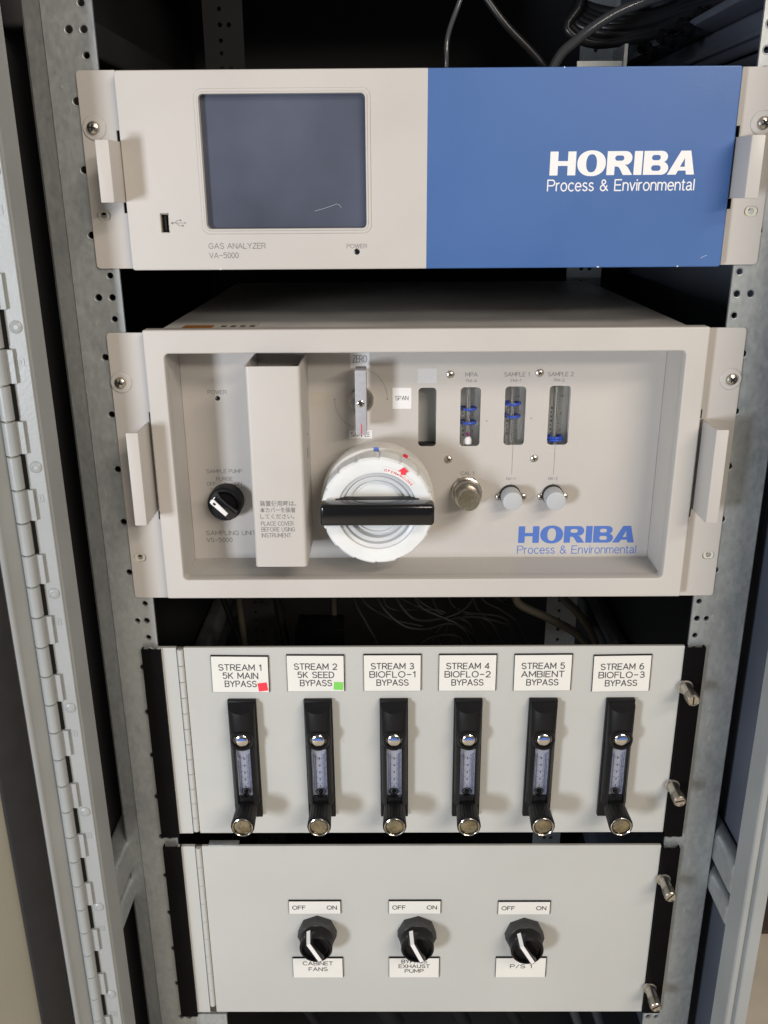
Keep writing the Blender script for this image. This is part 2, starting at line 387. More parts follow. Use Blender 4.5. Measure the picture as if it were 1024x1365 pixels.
    g['t'] = (.28, [[(.1, .95), (.1, .12), (.16, .01), (.28, .01)], [(-.04, .72), (.27, .72)]])
    g['a'] = (.56, [arc(.25, .53, .22, .2, 155, 0, 7) + [(.47, .1), (.56, .0)], [(.47, .42), (.18, .36)] + arc(.2, .19, .2, .19, 110, 270, 7) + [(.34, .03), (.47, .2)]])
    g['l'] = (.02, [[(.01, 0), (.01, 1)]])
    g[' '] = (.34, [])
    return g
GL = G()
def engraved(parent, body, x, y, z, cap, xs, m, stroke=0.33, gap=0.26, align='CENTER', name='lettering', width=None):
    tot = sum(GL[c][0] for c in body) + gap * (len(body) - 1)
    if width: xs = width / (tot * cap)
    p = -tot / 2 if align == 'CENTER' else 0
    vs, fs, q = [], [], 0
    for c in body:
        wd, st = GL[c]
        for ln in st:
            P = [Vector(((p + a) * cap * xs, b * cap)) for a, b in ln]
            for n, (A_, B_) in enumerate(zip(P, P[1:])):
                d = B_ - A_
                if d.length < 1e-6: continue
                d.normalize(); nn = Vector((-d.y, d.x)) * stroke
                def ext(u, v_):
                    if v_ is None: return stroke * .55
                    t_ = (v_ - u).normalized(); return stroke * min(.8, d.angle(t_, 0) * .7 + .12)
                e0 = ext(P[n - 1], A_) if n else stroke * .55
                e1 = ext(B_, P[n + 2]) if n + 2 < len(P) else stroke * .55
                yy = -0.003 * (q % 9) ; q += 1
                a0, b0 = A_ - d * e0, B_ + d * e1; k0 = len(vs)
                for w_ in (a0 - nn, b0 - nn, b0 + nn, a0 + nn): vs.append((w_.x * S, yy * S, w_.y * S))
                fs.append((k0, k0 + 1, k0 + 2, k0 + 3))
        p += wd + gap
    me = bpy.data.meshes.new('lettering'); me.from_pydata(vs, [], fs)
    return obj(name, finish(me, flat=True), m, parent, (x, y, z))

def wordmark(parent, x, y, z, h, xs, m):
    """wide heavy six-letter wordmark, lower left corner at x,z"""
    def ell(cx, cy, rx, ry, n=32, p=2.15):
        o = []
        for i in range(n):
            a = 2 * PI * i / n; c, s_ = math.cos(a), math.sin(a)
            o.append((cx + rx * math.copysign(abs(c) ** (2 / p), c), cy + ry * math.copysign(abs(s_) ** (2 / p), s_)))
        return o
    L = []
    def sh(loop, dx): return [(a + dx, b) for a, b in loop]
    X = 0
    L += [sh([(0, 0), (.34, 0), (.34, .40), (.75, .40), (.75, 0), (1.09, 0), (1.09, 1), (.75, 1), (.75, .60), (.34, .60), (.34, 1), (0, 1)], X)]; X += 1.15
    L += [sh(ell(.60, .5, .60, .54), X), sh(ell(.60, .5, .225, .38, p=2.3), X)]; X += 1.25
    rb = [(0, 0), (.33, 0), (.33, .36), (.43, .36)] + [(.50, .33), (.55, .27), (.70, 0), (1.09, 0), (.88, .33), (.80, .405), (.74, .43)] + arc(.76, .71, .29, .29, -70, 90, 12) + [(0, 1)]
    L += [sh(rb, X), sh(rrect(.33, .71, .60, .82, .105), X)]; X += 1.14
    L += [sh([(0, 0), (.34, 0), (.34, 1), (0, 1)], X)]; X += .40
    bb = [(0, 0), (.75, 0)] + arc(.76, .275, .29, .275, -85, 62, 10) + [(.86, .535)] + arc(.73, .755, .27, .245, -50, 90, 10) + [(0, 1)]
    L += [sh(bb, X), sh(rrect(.33, .73, .165, .40, .115), X), sh(rrect(.33, .70, .61, .83, .108), X)]; X += 1.02
    L += [sh([(0, 0), (.37, 0), (.45, .17), (.77, .17), (.80, 0), (1.14, 0), (.93, 1), (.52, 1)], X), sh([(.52, .33), (.72, .33), (.70, .70)], X)]; X += 1.14
    me = plate([[(a * h * xs, b * h) for a, b in lp] for lp in L], -0.06, 0.06)
    return obj('wordmark', me, m, parent, (x, y - 0.06, z))

# shared small meshes
def phillips(r=4.2):
    b = MB(); b.lathe([(r, 0), (r, r * .25), (r * .86, r * .5), (r * .5, r * .68), (0, r * .74)], n=20)
    b.mi = 1
    for a in (0, 1):
        d, t = r * .52, r * .11
        b.box(-d if a else -t, d if a else t, -r * .80, -r * .55, -t if a else -d, t if a else d)
    return b.mesh('screw', [M['steel'], M['black']])
SCREW = phillips(4.4); SMALLSCREW = phillips(3.1)

# ------------------------------------------------------------------ the place behind
flr = MB().box(-3000, 3000, -2500, 3500, -1010, -1000).mesh('floor'); tag(obj('floor', flr, M['floor'], None), kind='structure')
brown = thing('rubber_mat', 'dark brown mat lying on the floor beside the right side of the cabinet', 'mat', (660, 455, -1000))
obj('mat_sheet', MB().box(450, 900, 420, 500, -1000, -992, 2).mesh(), M['brown'], brown)

# ------------------------------------------------------------------ cabinet
ZT, ZB = 430, -900
cab = thing('equipment_cabinet', 'pale grey metal equipment cabinet with its left door open and two perforated mounting rails', 'cabinet', (0, 300, ZB))
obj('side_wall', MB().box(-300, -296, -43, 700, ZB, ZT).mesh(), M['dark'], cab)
obj('side_wall', MB().box(287.5, 291, -43.5, 700, ZB, ZT).mesh(), M['wallin'], cab, label='blue grey shaded right side wall of the cabinet')
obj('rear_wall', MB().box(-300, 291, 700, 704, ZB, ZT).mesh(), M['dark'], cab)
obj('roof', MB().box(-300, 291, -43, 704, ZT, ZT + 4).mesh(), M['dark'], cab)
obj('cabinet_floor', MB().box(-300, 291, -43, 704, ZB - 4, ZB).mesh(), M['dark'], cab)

def holes(side):
    H = []
    x1 = 234.2 if side < 0 else 231.3
    x2 = 244.4 if side < 0 else 241.5
    z = 203.4 + 44.7 * 5
    i = 0
    zs = []
    while z > -880:
        zs.append(z); z -= 44.63
    return x1, x2, zs
def rail(side):
    x1, x2, zs = holes(side)
    lo, hi = (227.0, 262.2) if side < 0 else (226.4, 271.5)
    loops = [[(side * lo, ZB), (side * hi, ZB), (side * hi, ZT), (side * lo, ZT)]]
    pos = []
    for q, z in enumerate(zs):
        pos.append((side * (x2 if z > -240 else (242.0 if side < 0 else 239.3)), z, 2.6 if z > -240 else 2.2))
        pos.append((side * x1, z, 2.5))
        pos.append((side * x1, z + 15.9, 2.3)); pos.append((side * x1, z - 15.9, 2.3))
    for x, z, r in pos: loops.append(circ(x, z, r, 18))
    me = plate(loops, 2, 4.5)
    r_ = obj('mounting_rail', me, M['galv'], cab, label='perforated %s mounting rail of mottled galvanised steel' % ('left' if side < 0 else 'right'))
    # raised burr round each punched hole
    b = MB()
    for x, z, r in pos:
        if -700 < z < 240: b.torus((x, 2.0, z), (0, 1, 0), r + 0.55, 0.42, 16, 5)
    o = obj('hole_rim', b.mesh('rims'), M['galv'], r_); o['kind'] = 'stuff'
    b = MB()
    if side < 0:
        b.prism([(-262.8, 3.0), (-275.5, 5.5), (-277.5, 7.5), (-277.5, 30), (-275.5, 30), (-275.5, 9), (-274.5, 8), (-262.8, 5.5)], ZB, ZT, plane='XY')
    else:
        b.prism([(271.5, 2.2), (273, 4), (273, 14), (271, 14), (271, 4.6), (271.5, 4.4)], ZB, ZT, plane='XY')
    obj('rail_return', b.mesh('ret'), M['galv'], cab)
rail(-1); rail(1)

for s_ in (-1, 1):
    q = MB(); random.seed(5 + s_)
    for i in range(16):
        x_, z_ = s_ * random.uniform(243, 258), random.uniform(-560, 200)
        L_ = random.uniform(1.5, 9); q.tube([(x_, 2.0, z_), (x_ + random.uniform(-.6, .6), 2.0, z_ - L_ * .5), (x_ + random.uniform(-1.2, 1.2), 2.0, z_ - L_)], random.uniform(.08, .18), 4)
    obj('scratch', q.mesh('scr'), M['washer'], cab)['kind'] = 'stuff'

# front frame (left and right uprights) with their return edges
def upright(side):
    s_ = side
    x0 = 271.4 if s_ < 0 else 273.3
    if s_ > 0: poly = [(x0, -44), (x0, -70.5), (x0 + 1, -72), (x0 + 4.8, -72), (x0 + 5.3, -70), (x0 + 7.2, -70), (x0 + 7.7, -73.4), (x0 + 8.7, -74.4), (x0 + 17.3, -74.4), (x0 + 18.3, -73), (x0 + 18.3, -44)]
    else: poly = [(-x0, -44), (-x0, -70.5), (-x0 - 1, -72), (-x0 - 25, -72), (-x0 - 27, -70), (-x0 - 27, -44)]
    b = MB(); b.prism(poly, ZB, ZT, plane='XY')
    return obj('frame_upright', b.mesh('up'), M['frame'], cab, label='%s front upright of the cabinet frame' % ('left' if s_ < 0 else 'right'))
upL = upright(-1); upright(1)

# continuous hinge on the left: two leaves, knuckles, rivets
b = MB(); b.box(-285.0, -272.3, -74.2, -72.05, ZB, ZT, 0.5, 1)
leaf = obj('hinge_leaf', b.mesh('leaf'), M['frame'], cab, label='fixed hinge leaf with rivets')
PZ = 24.92; z = 225.2; n_ = 0
notch = MB()
gs_ = MB(); gs_.box(-287.5, -285.1, -74.6, -72.1, ZB, ZT).box(-297.7, -295.0, -76, -74.5, ZB, ZT)
obj('hinge_gap_shade', gs_.mesh('gs'), M['black'], cab)  # black strips put in as the shade between knuckles and leaves
kn_me = MB().lathe([(4.1, 0), (4.7, .5), (4.7, PZ - 1.3), (4.1, PZ - .8)], (0, 0, 0), (0, 0, 1), 16).mesh('kn')
pin_me = MB().cyl((0, 0, 0), (0, 0, 1), 3.2, 1.4, 12).mesh('pin')
while z > -760:
    obj('hinge_knuckle', kn_me, M['frame'], cab, (-291.2, -77.8, z))
    if n_ % 2 == 0:
        notch.box(-287.1, -281.5, -76.9, -72.6, z + .4, z + PZ - 1.2, 0.3, 1)
    n_ += 1; z -= PZ
obj('knuckle_tab', notch.mesh('tab'), M['frame'], leaf)['kind'] = 'stuff'
obj('hinge_pin', MB().cyl((-291.2, -77.8, ZB), (0, 0, 1), 3.3, ZT - ZB, 12).mesh('pin'), M['brass'], cab)
riv = MB().lathe([(4.4, 0), (4.3, .5), (3.4, 1.2), (2.1, 1.55), (1.7, 1.1), (0, 1.0)], n=20).mesh('riv')
for i in range(10):
    obj('rivet', riv, M['frame'], leaf, (-278.1, -74.2, 210.6 - 98.1 * i))
# small square emboss marks under each rivet
em = MB()
for i in range(10):
    zz = 210.6 - 98.1 * i - 23.6
    for a in ((-2.8, 2.8, 2.0, 2.8), (-2.8, 2.8, -2.8, -2.0), (-2.8, -2.0, -2.0, 2.0), (2.0, 2.8, -2.0, 2.0), (-.5, .6, -1.2, 1.2)):
        em.box(-278.5 + a[0], -278.5 + a[1], -74.55, -74.1, zz + a[2], zz + a[3])
obj('embossed_mark', em.mesh('em'), M['frame'], leaf)['kind'] = 'stuff'

# the open door: turned about the hinge
A = math.radians(48)
door = obj('door', MB().box(0, 560, -26, -4, ZB, ZT, 1.5).mesh('door'), M['door'], cab, (-296.8, -79.7, 0), (0, 0, PI + A), label='open cabinet door with pale hinge edge and black gasket')
# in door space: +x runs away from the hinge along the door, -y/+y are its faces
door.rotation_euler = (0, 0, PI + A)
obj('hinge_edge', MB().box(-6, 10, -3.9, -1.0, ZB, ZT, 0.6, 1).mesh('he'), M['frame'], door, (0, 0, 0), local=True)
obj('door_lip', MB().box(10, 15, -3.95, 2.5, ZB, ZT, 1.5, 2).mesh('lip'), M['frame'], door, (0, 0, 0), local=True)
obj('gasket', MB().box(15.5, 42, -3.9, 1.2, ZB, ZT, 1.5, 2).mesh('gk'), M['gasket'], door, (0, 0, 0), local=True)

# depth-wise side braces between upright and rail
def brace(side):
    x0, x1 = (side * 273.5, side * 294)
    xa, xb = min(x0, x1), max(x0, x1)
    if side > 0: xb = 287
    for za, zb in (((-497, -462), (-532, -508)) if side > 0 else ((-508, -474), (-540, -517))):
        obj('side_brace', MB().box(xa, xb, -43, 690, za, zb, 5, 3).mesh('br'), M['galv'], cab)
    for za, zb in ((206, 236),):
        obj('side_brace', MB().box(xa, xb - (6 if side > 0 else 0), 8, 690, za, zb, 4, 3).mesh('br'), M['wallin'] if side > 0 else M['dark'], cab)  # left brace coloured dark as if in shade
brace(-1); brace(1)
# long shelf rails running back on the right, above the analyzer
for za, zb, xa, xb in ((236, 243, 246, 280), (190, 199, 262, 284), (214, 219, 268, 286)):
    obj('slide_rail', MB().box(xa, xb, 12, 640, za, zb, 1.5).mesh('sr'), M['wallin'], cab)
# rear rails
def rear_rail(x0, x1, y):
    lp = [[(x0, ZB), (x1, ZB), (x1, ZT), (x0, ZT)]]
    z = ZT - 20; xm = x0 + (x1 - x0) * .42
    while z > -880:
        lp.append(circ(xm, z, 2.6, 10)); lp.append(circ(xm + 10, z, 2.6, 10)); lp.append(circ(xm, z - 15.9, 2.4, 10)); lp.append(circ(xm, z + 15.9, 2.4, 10)); z -= 44.6
    obj('rear_rail', plate(lp, y, y + 2.5), M['dark'] if x0 < 0 else M['galv'], cab)  # left rail coloured dark for shade, right one plain galvanised
rear_rail(190, 232, 450); rear_rail(-235, -190, 450)
obj('corner_bracket', MB().box(140, 180, 200, 203, 192, 206).box(180, 183, 196, 240, 190, 219).mesh('cb'), M['galv'], cab)

# ------------------------------------------------------------------ rack instruments
def ear(parent, side, xi, xo, z0, z1, zs_screw, z_slot, hz0, hz1, yf):
    """mounting ear with notches for the handle; returns the part"""
    s_ = side; notch = 7.5
    a, b_ = s_ * xi, s_ * xo
    lp = [(a, z0), (b_ - s_ * 2.5, z0), (b_ - s_ * .7, z0 + .8), (b_, z0 + 2.5), (b_, z1 - 2.5), (b_ - s_ * .7, z1 - .8), (b_ - s_ * 2.5, z1), (a, z1),
          (a, hz1 + notch), (a + s_ * 2.6, hz1 + notch), (a + s_ * 2.6, hz1 + .3), (a + s_ * .01, hz1 + .3), (a + s_ * .01, hz0 - .3), (a + s_ * 2.6, hz0 - .3), (a + s_ * 2.6, hz0 - notch), (a, hz0 - notch)]
    sx_ = s_ * 234.0
    slot = [rrect(s_ * 233.5 - 5, s_ * 233.5 + 5, z_slot - 3.4, z_slot + 3.4, 3.3, 5), rrect(sx_ - 4, sx_ + 4, zs_screw - 3.4, zs_screw + 3.4, 3.3, 5)]
    o = obj('mounting_ear', plate([lp] + slot, 0, 2.0, 0.35), M['cream'], parent)
    obj('washer', MB().lathe([(8.2, 0), (8.2, .5), (7.6, .9), (4.0, .9)], n=28).mesh('wa'), M['cream'], o, (sx_ + s_ * -0.5, -0.02, zs_screw))
    obj('screw', SCREW, None, o, (sx_, -0.9, zs_screw), (0, random.uniform(0, 1.5), 0))
    obj('clip_nut', MB().lathe([(2.2, 0), (4.4, .01), (4.4, .5), (2.2, .5)], n=20, closed=False).mesh('cn'), M['washer'], o, (s_ * 233.8, 1.9, z_slot))
    # handle: side web then front flange turned outwards
    xw = 214.6
    poly = [(s_ * xw, -2.0), (s_ * xw, yf), (s_ * (xw + 9.0), yf), (s_ * (xw + 9.0), yf + 1.6), (s_ * (xw + 1.9), yf + 1.6), (s_ * (xw + 1.9), -2.0)]
    # rounded bend
    poly = [(s_ * xw, 8.0), (s_ * xw, yf + 2), (s_ * (xw + .6), yf + .6), (s_ * (xw + 2), yf), (s_ * (xw + 9.2), yf), (s_ * (xw + 9.6), yf + .8), (s_ * (xw + 9.2), yf + 1.6), (s_ * (xw + 2.6), yf + 1.6), (s_ * (xw + 1.9), yf + 2.4), (s_ * (xw + 1.9), 8.0)]
    hb = MB(); hb.prism(poly, hz0, hz1, bev=0.5, plane='XY')
    obj('handle', hb.mesh('h'), M['cream'], parent)
    return o

# --- gas analyzer
ga = thing('gas_analyzer', 'cream and blue rack gas analyzer with a dark display, uppermost in the cabinet', 'gas analyzer', (0, 200, 45))
obj('case', MB().box(-209, 209, 3, 440, 49, 174, 1.5).mesh('case'), M['cream_d'], ga)
scr = rrect(-157.5, -43.6, 74.2, 162.0, 3.0)
usb = rrect(-190.6, -184.9, 71.8, 84.6, 0.2)
fp = plate([rrect(-214.2, 213, 45.5, 177.3, 2.2), rrect(-157.7, -43.4, 74.0, 162.2, 3.2), usb, circ(-50.5, 57.6, 2.0, 16)], -8, 3, 0.8)
def cut(me, x, left):
    b_ = bmesh.new(); b_.from_mesh(me)
    bmesh.ops.bisect_plane(b_, geom=b_.verts[:] + b_.edges[:] + b_.faces[:], plane_co=(x * S, 0, 0), plane_no=(1, 0, 0), clear_outer=left, clear_inner=not left)
    m2 = bpy.data.meshes.new('front'); b_.to_mesh(m2); b_.free(); return finish(m2, 30)
obj('front_panel', cut(fp, -0.4, True), M['cream'], ga, label='cream left half of the front panel')
obj('front_panel', cut(fp, -0.4, False), M['blue'], ga, label='blue right half of the front panel')
# moulded bezel: two soft steps
bz = obj('screen_bezel', plate([rrect(-161.0, -39.8, 70.4, 165.6, 5.5), rrect(-158.6, -42.2, 72.8, 163.2, 4.0)], -8.7, -7.5, 0.55), M['cream'], ga)
obj('bezel_lip', plate([rrect(-158.9, -41.9, 72.5, 163.5, 4.0), rrect(-157.6, -43.3, 74.0, 162.1, 3.0)], -9.3, -6.8, 0.45), M['cream'], bz)
obj('screen', plate([rrect(-158.5, -42.5, 73, 163, 3)], -3.5, -2), M['screen'], ga)
# hair lying on the screen
hb = MB(); hb.tube([(-80.5, -3.8, 85.6), (-75, -3.8, 87.0), (-69, -3.8, 88.8), (-64.5, -3.8, 90.4), (-62.3, -3.8, 89.4), (-61.4, -3.8, 87.6)], 0.09, 5)
obj('scratch', hb.mesh('sc'), M['scale'], ga)
up_ = MB().box(-191, -184.4, -1.5, 2, 71.4, 85).box(-188.9, -187.3, -4.5, -1.5, 73, 83.4).mesh('usb'); obj('usb_port', up_, M['black'], ga)
ub = MB(); ub.mi = 1; ub.box(-190.4, -190.0, -6.5, -1.5, 72, 84.4).box(-185.4, -185.0, -6.5, -1.5, 72, 84.4).box(-190.4, -185.0, -6.5, -1.5, 84.0, 84.4)
obj('usb_shell', ub.mesh('us', [M['brass'], M['brass']]), None, ga)
# usb symbol
us = MB(); y_ = -8.1
us.box(-183.0, -173.2, y_ - .05, y_ + .05, 78.05, 78.35); us.cyl((-182.4, y_ + .05, 78.2), (0, -1, 0), .85, .12, 12)
us.prism([(-173.6, 77.6), (-172.2, 78.2), (-173.6, 78.8)], y_ - .05, y_ + .05)
us.prism([(-181, 78.3), (-178.6, 80.2), (-176.6, 80.2), (-176.6, 79.9), (-178.4, 79.9), (-180.4, 78.3)], y_ - .05, y_ + .05)
us.prism([(-179.8, 78.1), (-177.6, 76.2), (-175.4, 76.2), (-175.4, 76.5), (-177.4, 76.5), (-179.2, 78.1)], y_ - .05, y_ + .05)
us.cyl((-176.4, y_ + .05, 80.05), (0, -1, 0), .65, .12, 12); us.box(-175.6, -174.4, y_ - .06, y_ + .05, 75.8, 76.9)
obj('usb_symbol', us.mesh('sym'), M['grey_print'], ga)
obj('power_lamp', MB().cyl((-50.5, -6.4, 57.6), (0, -1, 0), 1.95, 1.2, 16, .4).mesh('pl'), M['blkgloss'], ga)
text(ga, 'GAS ANALYZER', -157.4, -8, 60.4, 3.6, M['grey_print'], width=41.0, align='LEFT')
text(ga, 'VA-5000', -157.4, -8, 53.9, 3.6, M['grey_print'], width=21.0, align='LEFT')
text(ga, 'POWER', -50.5, -8, 60.2, 2.7, M['grey_print'], width=14.5)
wordmark(ga, 85.6, -8, 108.3, 15.6, 1.065, M['white'])
text(ga, 'Process & Environmental', 84.8, -8, 98.1, 7.1, M['white'], width=103, align='LEFT', st=.42)
q = MB()
for x_, z_, a_ in ((124.2, 45.9, .9), (181.8, 46.0, .6), (-150.0, 45.9, .5), (92.0, 176.9, .4)): q.prism([(x_ - a_, z_ - .3), (x_ + a_, z_ - .3), (x_ + a_ * .5, z_ + .6), (x_ - a_ * .6, z_ + .4)], -8.06, -7.6)
q.tube([(198, -8.0, 51.6), (200.5, -8.0, 53.0), (202.5, -8.0, 53.6)], .12, 4)
obj('paint_chip', q.mesh('chip'), M['white'], ga)['kind'] = 'stuff'
for s_ in (-1, 1):
    ear(ga, s_, 215.6, 242.6, 46.2, 178.4 if s_ < 0 else 177.4, 141.8, 83.4, 92.5, 132.5, -34)

# --- sampling unit
su = thing('sampling_unit', 'cream sampling unit with a recessed front, round filter housing and small gauges, below the display', 'sampling unit', (0, 200, -218))
YB = 37.0
b = MB(); b.box(-205, 205, 4, 398, -214, -2.6, 1.5)
obj('case', plate([rrect(-205, 205, -214, -2, 1.0), ], 60, 398, 1.0), M['cream_d'], su)
cs = MB(); cs.box(-205, 205, -2, 60, -3.6, -2.0).box(-205, 205, 2, 60, -215.6, -214).box(-205, -203.6, 2, 60, -214, -3.6).box(203.6, 205, 2, 60, -214, -3.6)
obj('case_rim', cs.mesh('cr'), M['cream_d'], su)
obj('case_top', MB().box(-204.5, 204.5, 6, 397, -1.9, -1.2).mesh('ct'), mat('dark_case_top', (0.52, 0.51, 0.50), 0.42, noise=0.12, nscale=12, rvar=0.1), su, label='dark grey top sheet of the case')
for x_ in (-190, 176): obj('screw', SMALLSCREW, None, su, (x_, 1.2, -1.6), (-PI / 2, 0, 0))
obj('front_frame', plate([rrect(-211.4, 210.6, -216.6, 2.6, 1.6), rrect(-196.4, 194.4, -200.0, -15.1, 3.6)], -10, 1.6, 1.1), M['cream'], su)
W0 = rrect(-3.9, 10.7, -100.8, -51.6, 3); W1 = rrect(30.4, 46.8, -100.8, -51.4, 3.2); W2 = rrect(66.6, 83.6, -100.0, -51.0, 3.2); W3 = rrect(102.6, 119.8, -100.0, -50.6, 3.2)
bp_ = plate([rrect(-196.5, 194.5, -201, -14.5, .5), W0, W1, W2, W3, circ(-167.6, -59.4, 2.0, 16)], YB, YB + 1.6, 0.15)
obj('back_panel', bp_, M['cream'], su)
rw = MB()
rw.box(-198, -196.6, 1.4, YB, -202.6, -12.5).box(194.6, 196, 1.4, YB, -202.6, -12.5).box(-196.5, 194.5, 1.4, YB, -202.6, -200.2).box(-196.5, 194.5, 1.4, YB, -14.9, -12.5)
obj('recess_wall', rw.mesh('rw', angle=20), M['cream'], su)
# boxes behind the windows
for lp, dp in ((W0, 22), (W1, 17), (W2, 17), (W3, 17)):
    xs_ = [p[0] for p in lp]; zs_ = [p[1] for p in lp]; a, b_, c, d = min(xs_), max(xs_), min(zs_), max(zs_)
    q = MB(); q.box(a - 3, b_ + 3, YB + dp, YB + dp + 1, c - 4, d + 4).box(a - 3, a - 2, YB + 1.6, YB + dp, c - 4, d + 4).box(b_ + 2, b_ + 3, YB + 1.6, YB + dp, c - 4, d + 4)
    q.box(a - 3, b_ + 3, YB + 1.6, YB + dp, c - 4, c - 3).box(a - 3, b_ + 3, YB + 1.6, YB + dp, d + 3, d + 4)
    obj('gauge_recess', q.mesh('gr'), M['plate'] if lp is not W0 else M['panel'], su)

def gauge(xc, z0, z1, rings, bead=None, kind=0):
    g = obj('gauge_tube', MB().lathe([(5.6, 0), (5.6, z1 - z0 + 8)], (0, 0, 0), (0, 0, 1), 28).mesh('gt'), M['tube'], su, (xc, YB + 9, z0 - 4))
    bm_ = MB(); bm_.lathe([(1.7, 0), (1.7, z1 - z0 + 8)], (0, 0, 0), (0, 0, 1), 12)
    obj('inner_rod', bm_.mesh('ir'), M['panel'], g, (xc, YB + 9, z0 - 4))
    q = MB(); yf_ = YB + 3.05
    q.box(xc - .18, xc + .18, yf_, yf_ + .12, z0 + 3, z1 - 6)
    n = 15
    for i in range(n):
        zz = z0 + 5 + (z1 - z0 - 14) * i / (n - 1); L = 2.6 if i % 5 == 0 else 1.3
        q.box(xc - .1, xc + L, yf_, yf_ + .15, zz - .14, zz + .14)
    obj('scale_marks', q.mesh('sm'), M['dark_print'], g)
    for j, (t, zz) in enumerate((('10', .80), ('5', .50), ('2', .22))):
        if kind == 0 and j == 0: continue
        obj('scale_digit', text_mesh(t, 2.2), M['dark_print'], g, (xc + 3.6, YB + 3.2, z0 + (z1 - z0) * zz))
    # frosted print strip on the left of the tube
    q = MB()
    for i in range(7): q.box(xc - 4.8, xc - 3.2 - (i % 3) * .4, YB + 2.9, YB + 3.2, z0 + 8 + i * 3.6, z0 + 9.9 + i * 3.6)
    obj('scale_print', q.mesh('sp'), M['dark_print'], g)
    for zz in rings:
        q = MB().torus((0, 0, 0), (0, 0, 1), 6.3, 0.9, 28, 8)
        for a in range(8):
            an = a * PI / 4; q.box(6.9 * math.cos(an) - .5, 6.9 * math.cos(an) + .5, 6.9 * math.sin(an) - .5, 6.9 * math.sin(an) + .5, -1.4, 1.0)
        obj('marker_ring', q.mesh('mr'), M['ringblue'], g, (xc, YB + 9, zz))
    if bead:
        obj('float', MB().lathe([(3.0, 0), (3.1, 4), (1.2, 7), (0, 7.4)], (0, 0, 0), (0, 0, 1), 16).mesh('fl'), M['white'], g, (xc + .3, YB + 5.0, z0 + 1))
        obj('bead', MB().lathe([(0, -1.6), (1.3, -1), (1.6, 0), (1.3, 1), (0, 1.6)], (0, 0, 0), (0, 0, 1), 14).mesh('bd'), M['purple'], g, (xc + .1, YB + 3.2, z0 + 9.5))
gauge(37.3, -100.8, -51.4, (-70.5, -82.2), True, 0)
gauge(73.6, -100, -51, (-66.5, -77.0), None, 1)
gauge(109.6, -100, -50.6, (-95.0, -97.0), None, 2)
# dark seal at the foot of the empty window
obj('gauge_seat', MB().box(-4, 10.8, YB + 2, YB + 12, -103, -99.3, 1).mesh('gs'), M['blkplastic'], su)

for x_, z_ in ((21.4, -40.7), (93.4, -39.9), (21.4, -111.8), (92.6, -111.5), (64.5, -145), (84.9, -145), (100.0, -145), (119.7, -145)):
    obj('screw', SMALLSCREW, None, su, (x_, YB, z_), (0, random.uniform(0, 1.5), 0))
# small power lamp
obj('power_lamp', MB().cyl((-167.6, YB + 1, -59.4), (0, -1, 0), 1.9, 1.4, 16, .4).mesh('pl'), M['blkgloss'], su)
T = lambda s_, x, z, cap, wd, m='grey_print', al='CENTER': text(su, s_, x, YB, z, cap, M[m], width=wd, align=al)
T('POWER', -167.6, -55.6, 2.9, 15.2)
T('SAMPLE PUMP', -181.0, -122.9, 3.0, 29.5, al='LEFT')
T('PURGE', -166.6, -129.6, 3.0, 13.6)
T('OFF', -177.9, -133.9, 3.0, 7.4); T('ON', -155.3, -133.9, 3.0, 5.8)
T('SAMPLING UNIT', -185.5, -178.6, 3.7, 42.5, al='LEFT'); T('VS-5000', -185.5, -185.0, 3.7, 22.0, al='LEFT')
T('MPA', 38.8, -42.6, 3.2, 9.6); T('FM-4', 38.8, -47.4, 2.4, 8.4)
T('SAMPLE 1', 75.3, -42.6, 3.2, 20.2); T('FM-1', 74.8, -47.3, 2.4, 8.2)
T('SAMPLE 2', 110.6, -42.6, 3.2, 20.6); T('FM-2', 109.8, -47.2, 2.4, 8.2)
T('CAL 1', 37.5, -125.8, 3.0, 11.0); T('NV-3', 37.5, -130.6, 2.4, 8.0)
T('NV-1', 74.0, -130.4, 2.4, 7.4); T('NV-2', 109.4, -130.4, 2.4, 7.4)
dots = MB()
for x_, z_ in ((-178, -136.6), (-166.4, -131.9), (-154.9, -136.6), (52.3, -79.5), (88.6, -77.4), (-72.2, -60.8), (-29.2, -60.8)): dots.cyl((x_, YB, z_), (0, -1, 0), .55, .08, 10)
dots.box(74.4, 74.75, YB - .06, YB, -125.5, -100.4).box(74.3, 74.65, YB - .06, YB, -137, -133.2)
dots.box(109.4, 109.75, YB - .06, YB, -125.5, -100.4).box(109.3, 109.65, YB - .06, YB, -137, -133.2)
for a0, a1 in ((180, 262), (0, 82)):
    pts = [(-50.8 + 21.6 * math.cos(math.radians(a0 + (a1 - a0) * i / 14)), YB, -60.6 + 24.5 * math.sin(math.radians(a0 + (a1 - a0) * i / 14))) for i in range(15)]
    dots.tube(pts, .17, 4)
obj('printed_marks', dots.mesh('dots'), M['grey_print'], su)
wordmark(su, 82.6, YB, -187.2, 15.3, 1.065, M['bluetxt'])
text(su, 'Process & Environmental', 82.4, YB, -197.0, 6.9, M['bluetxt'], width=102, align='LEFT', st=.38)

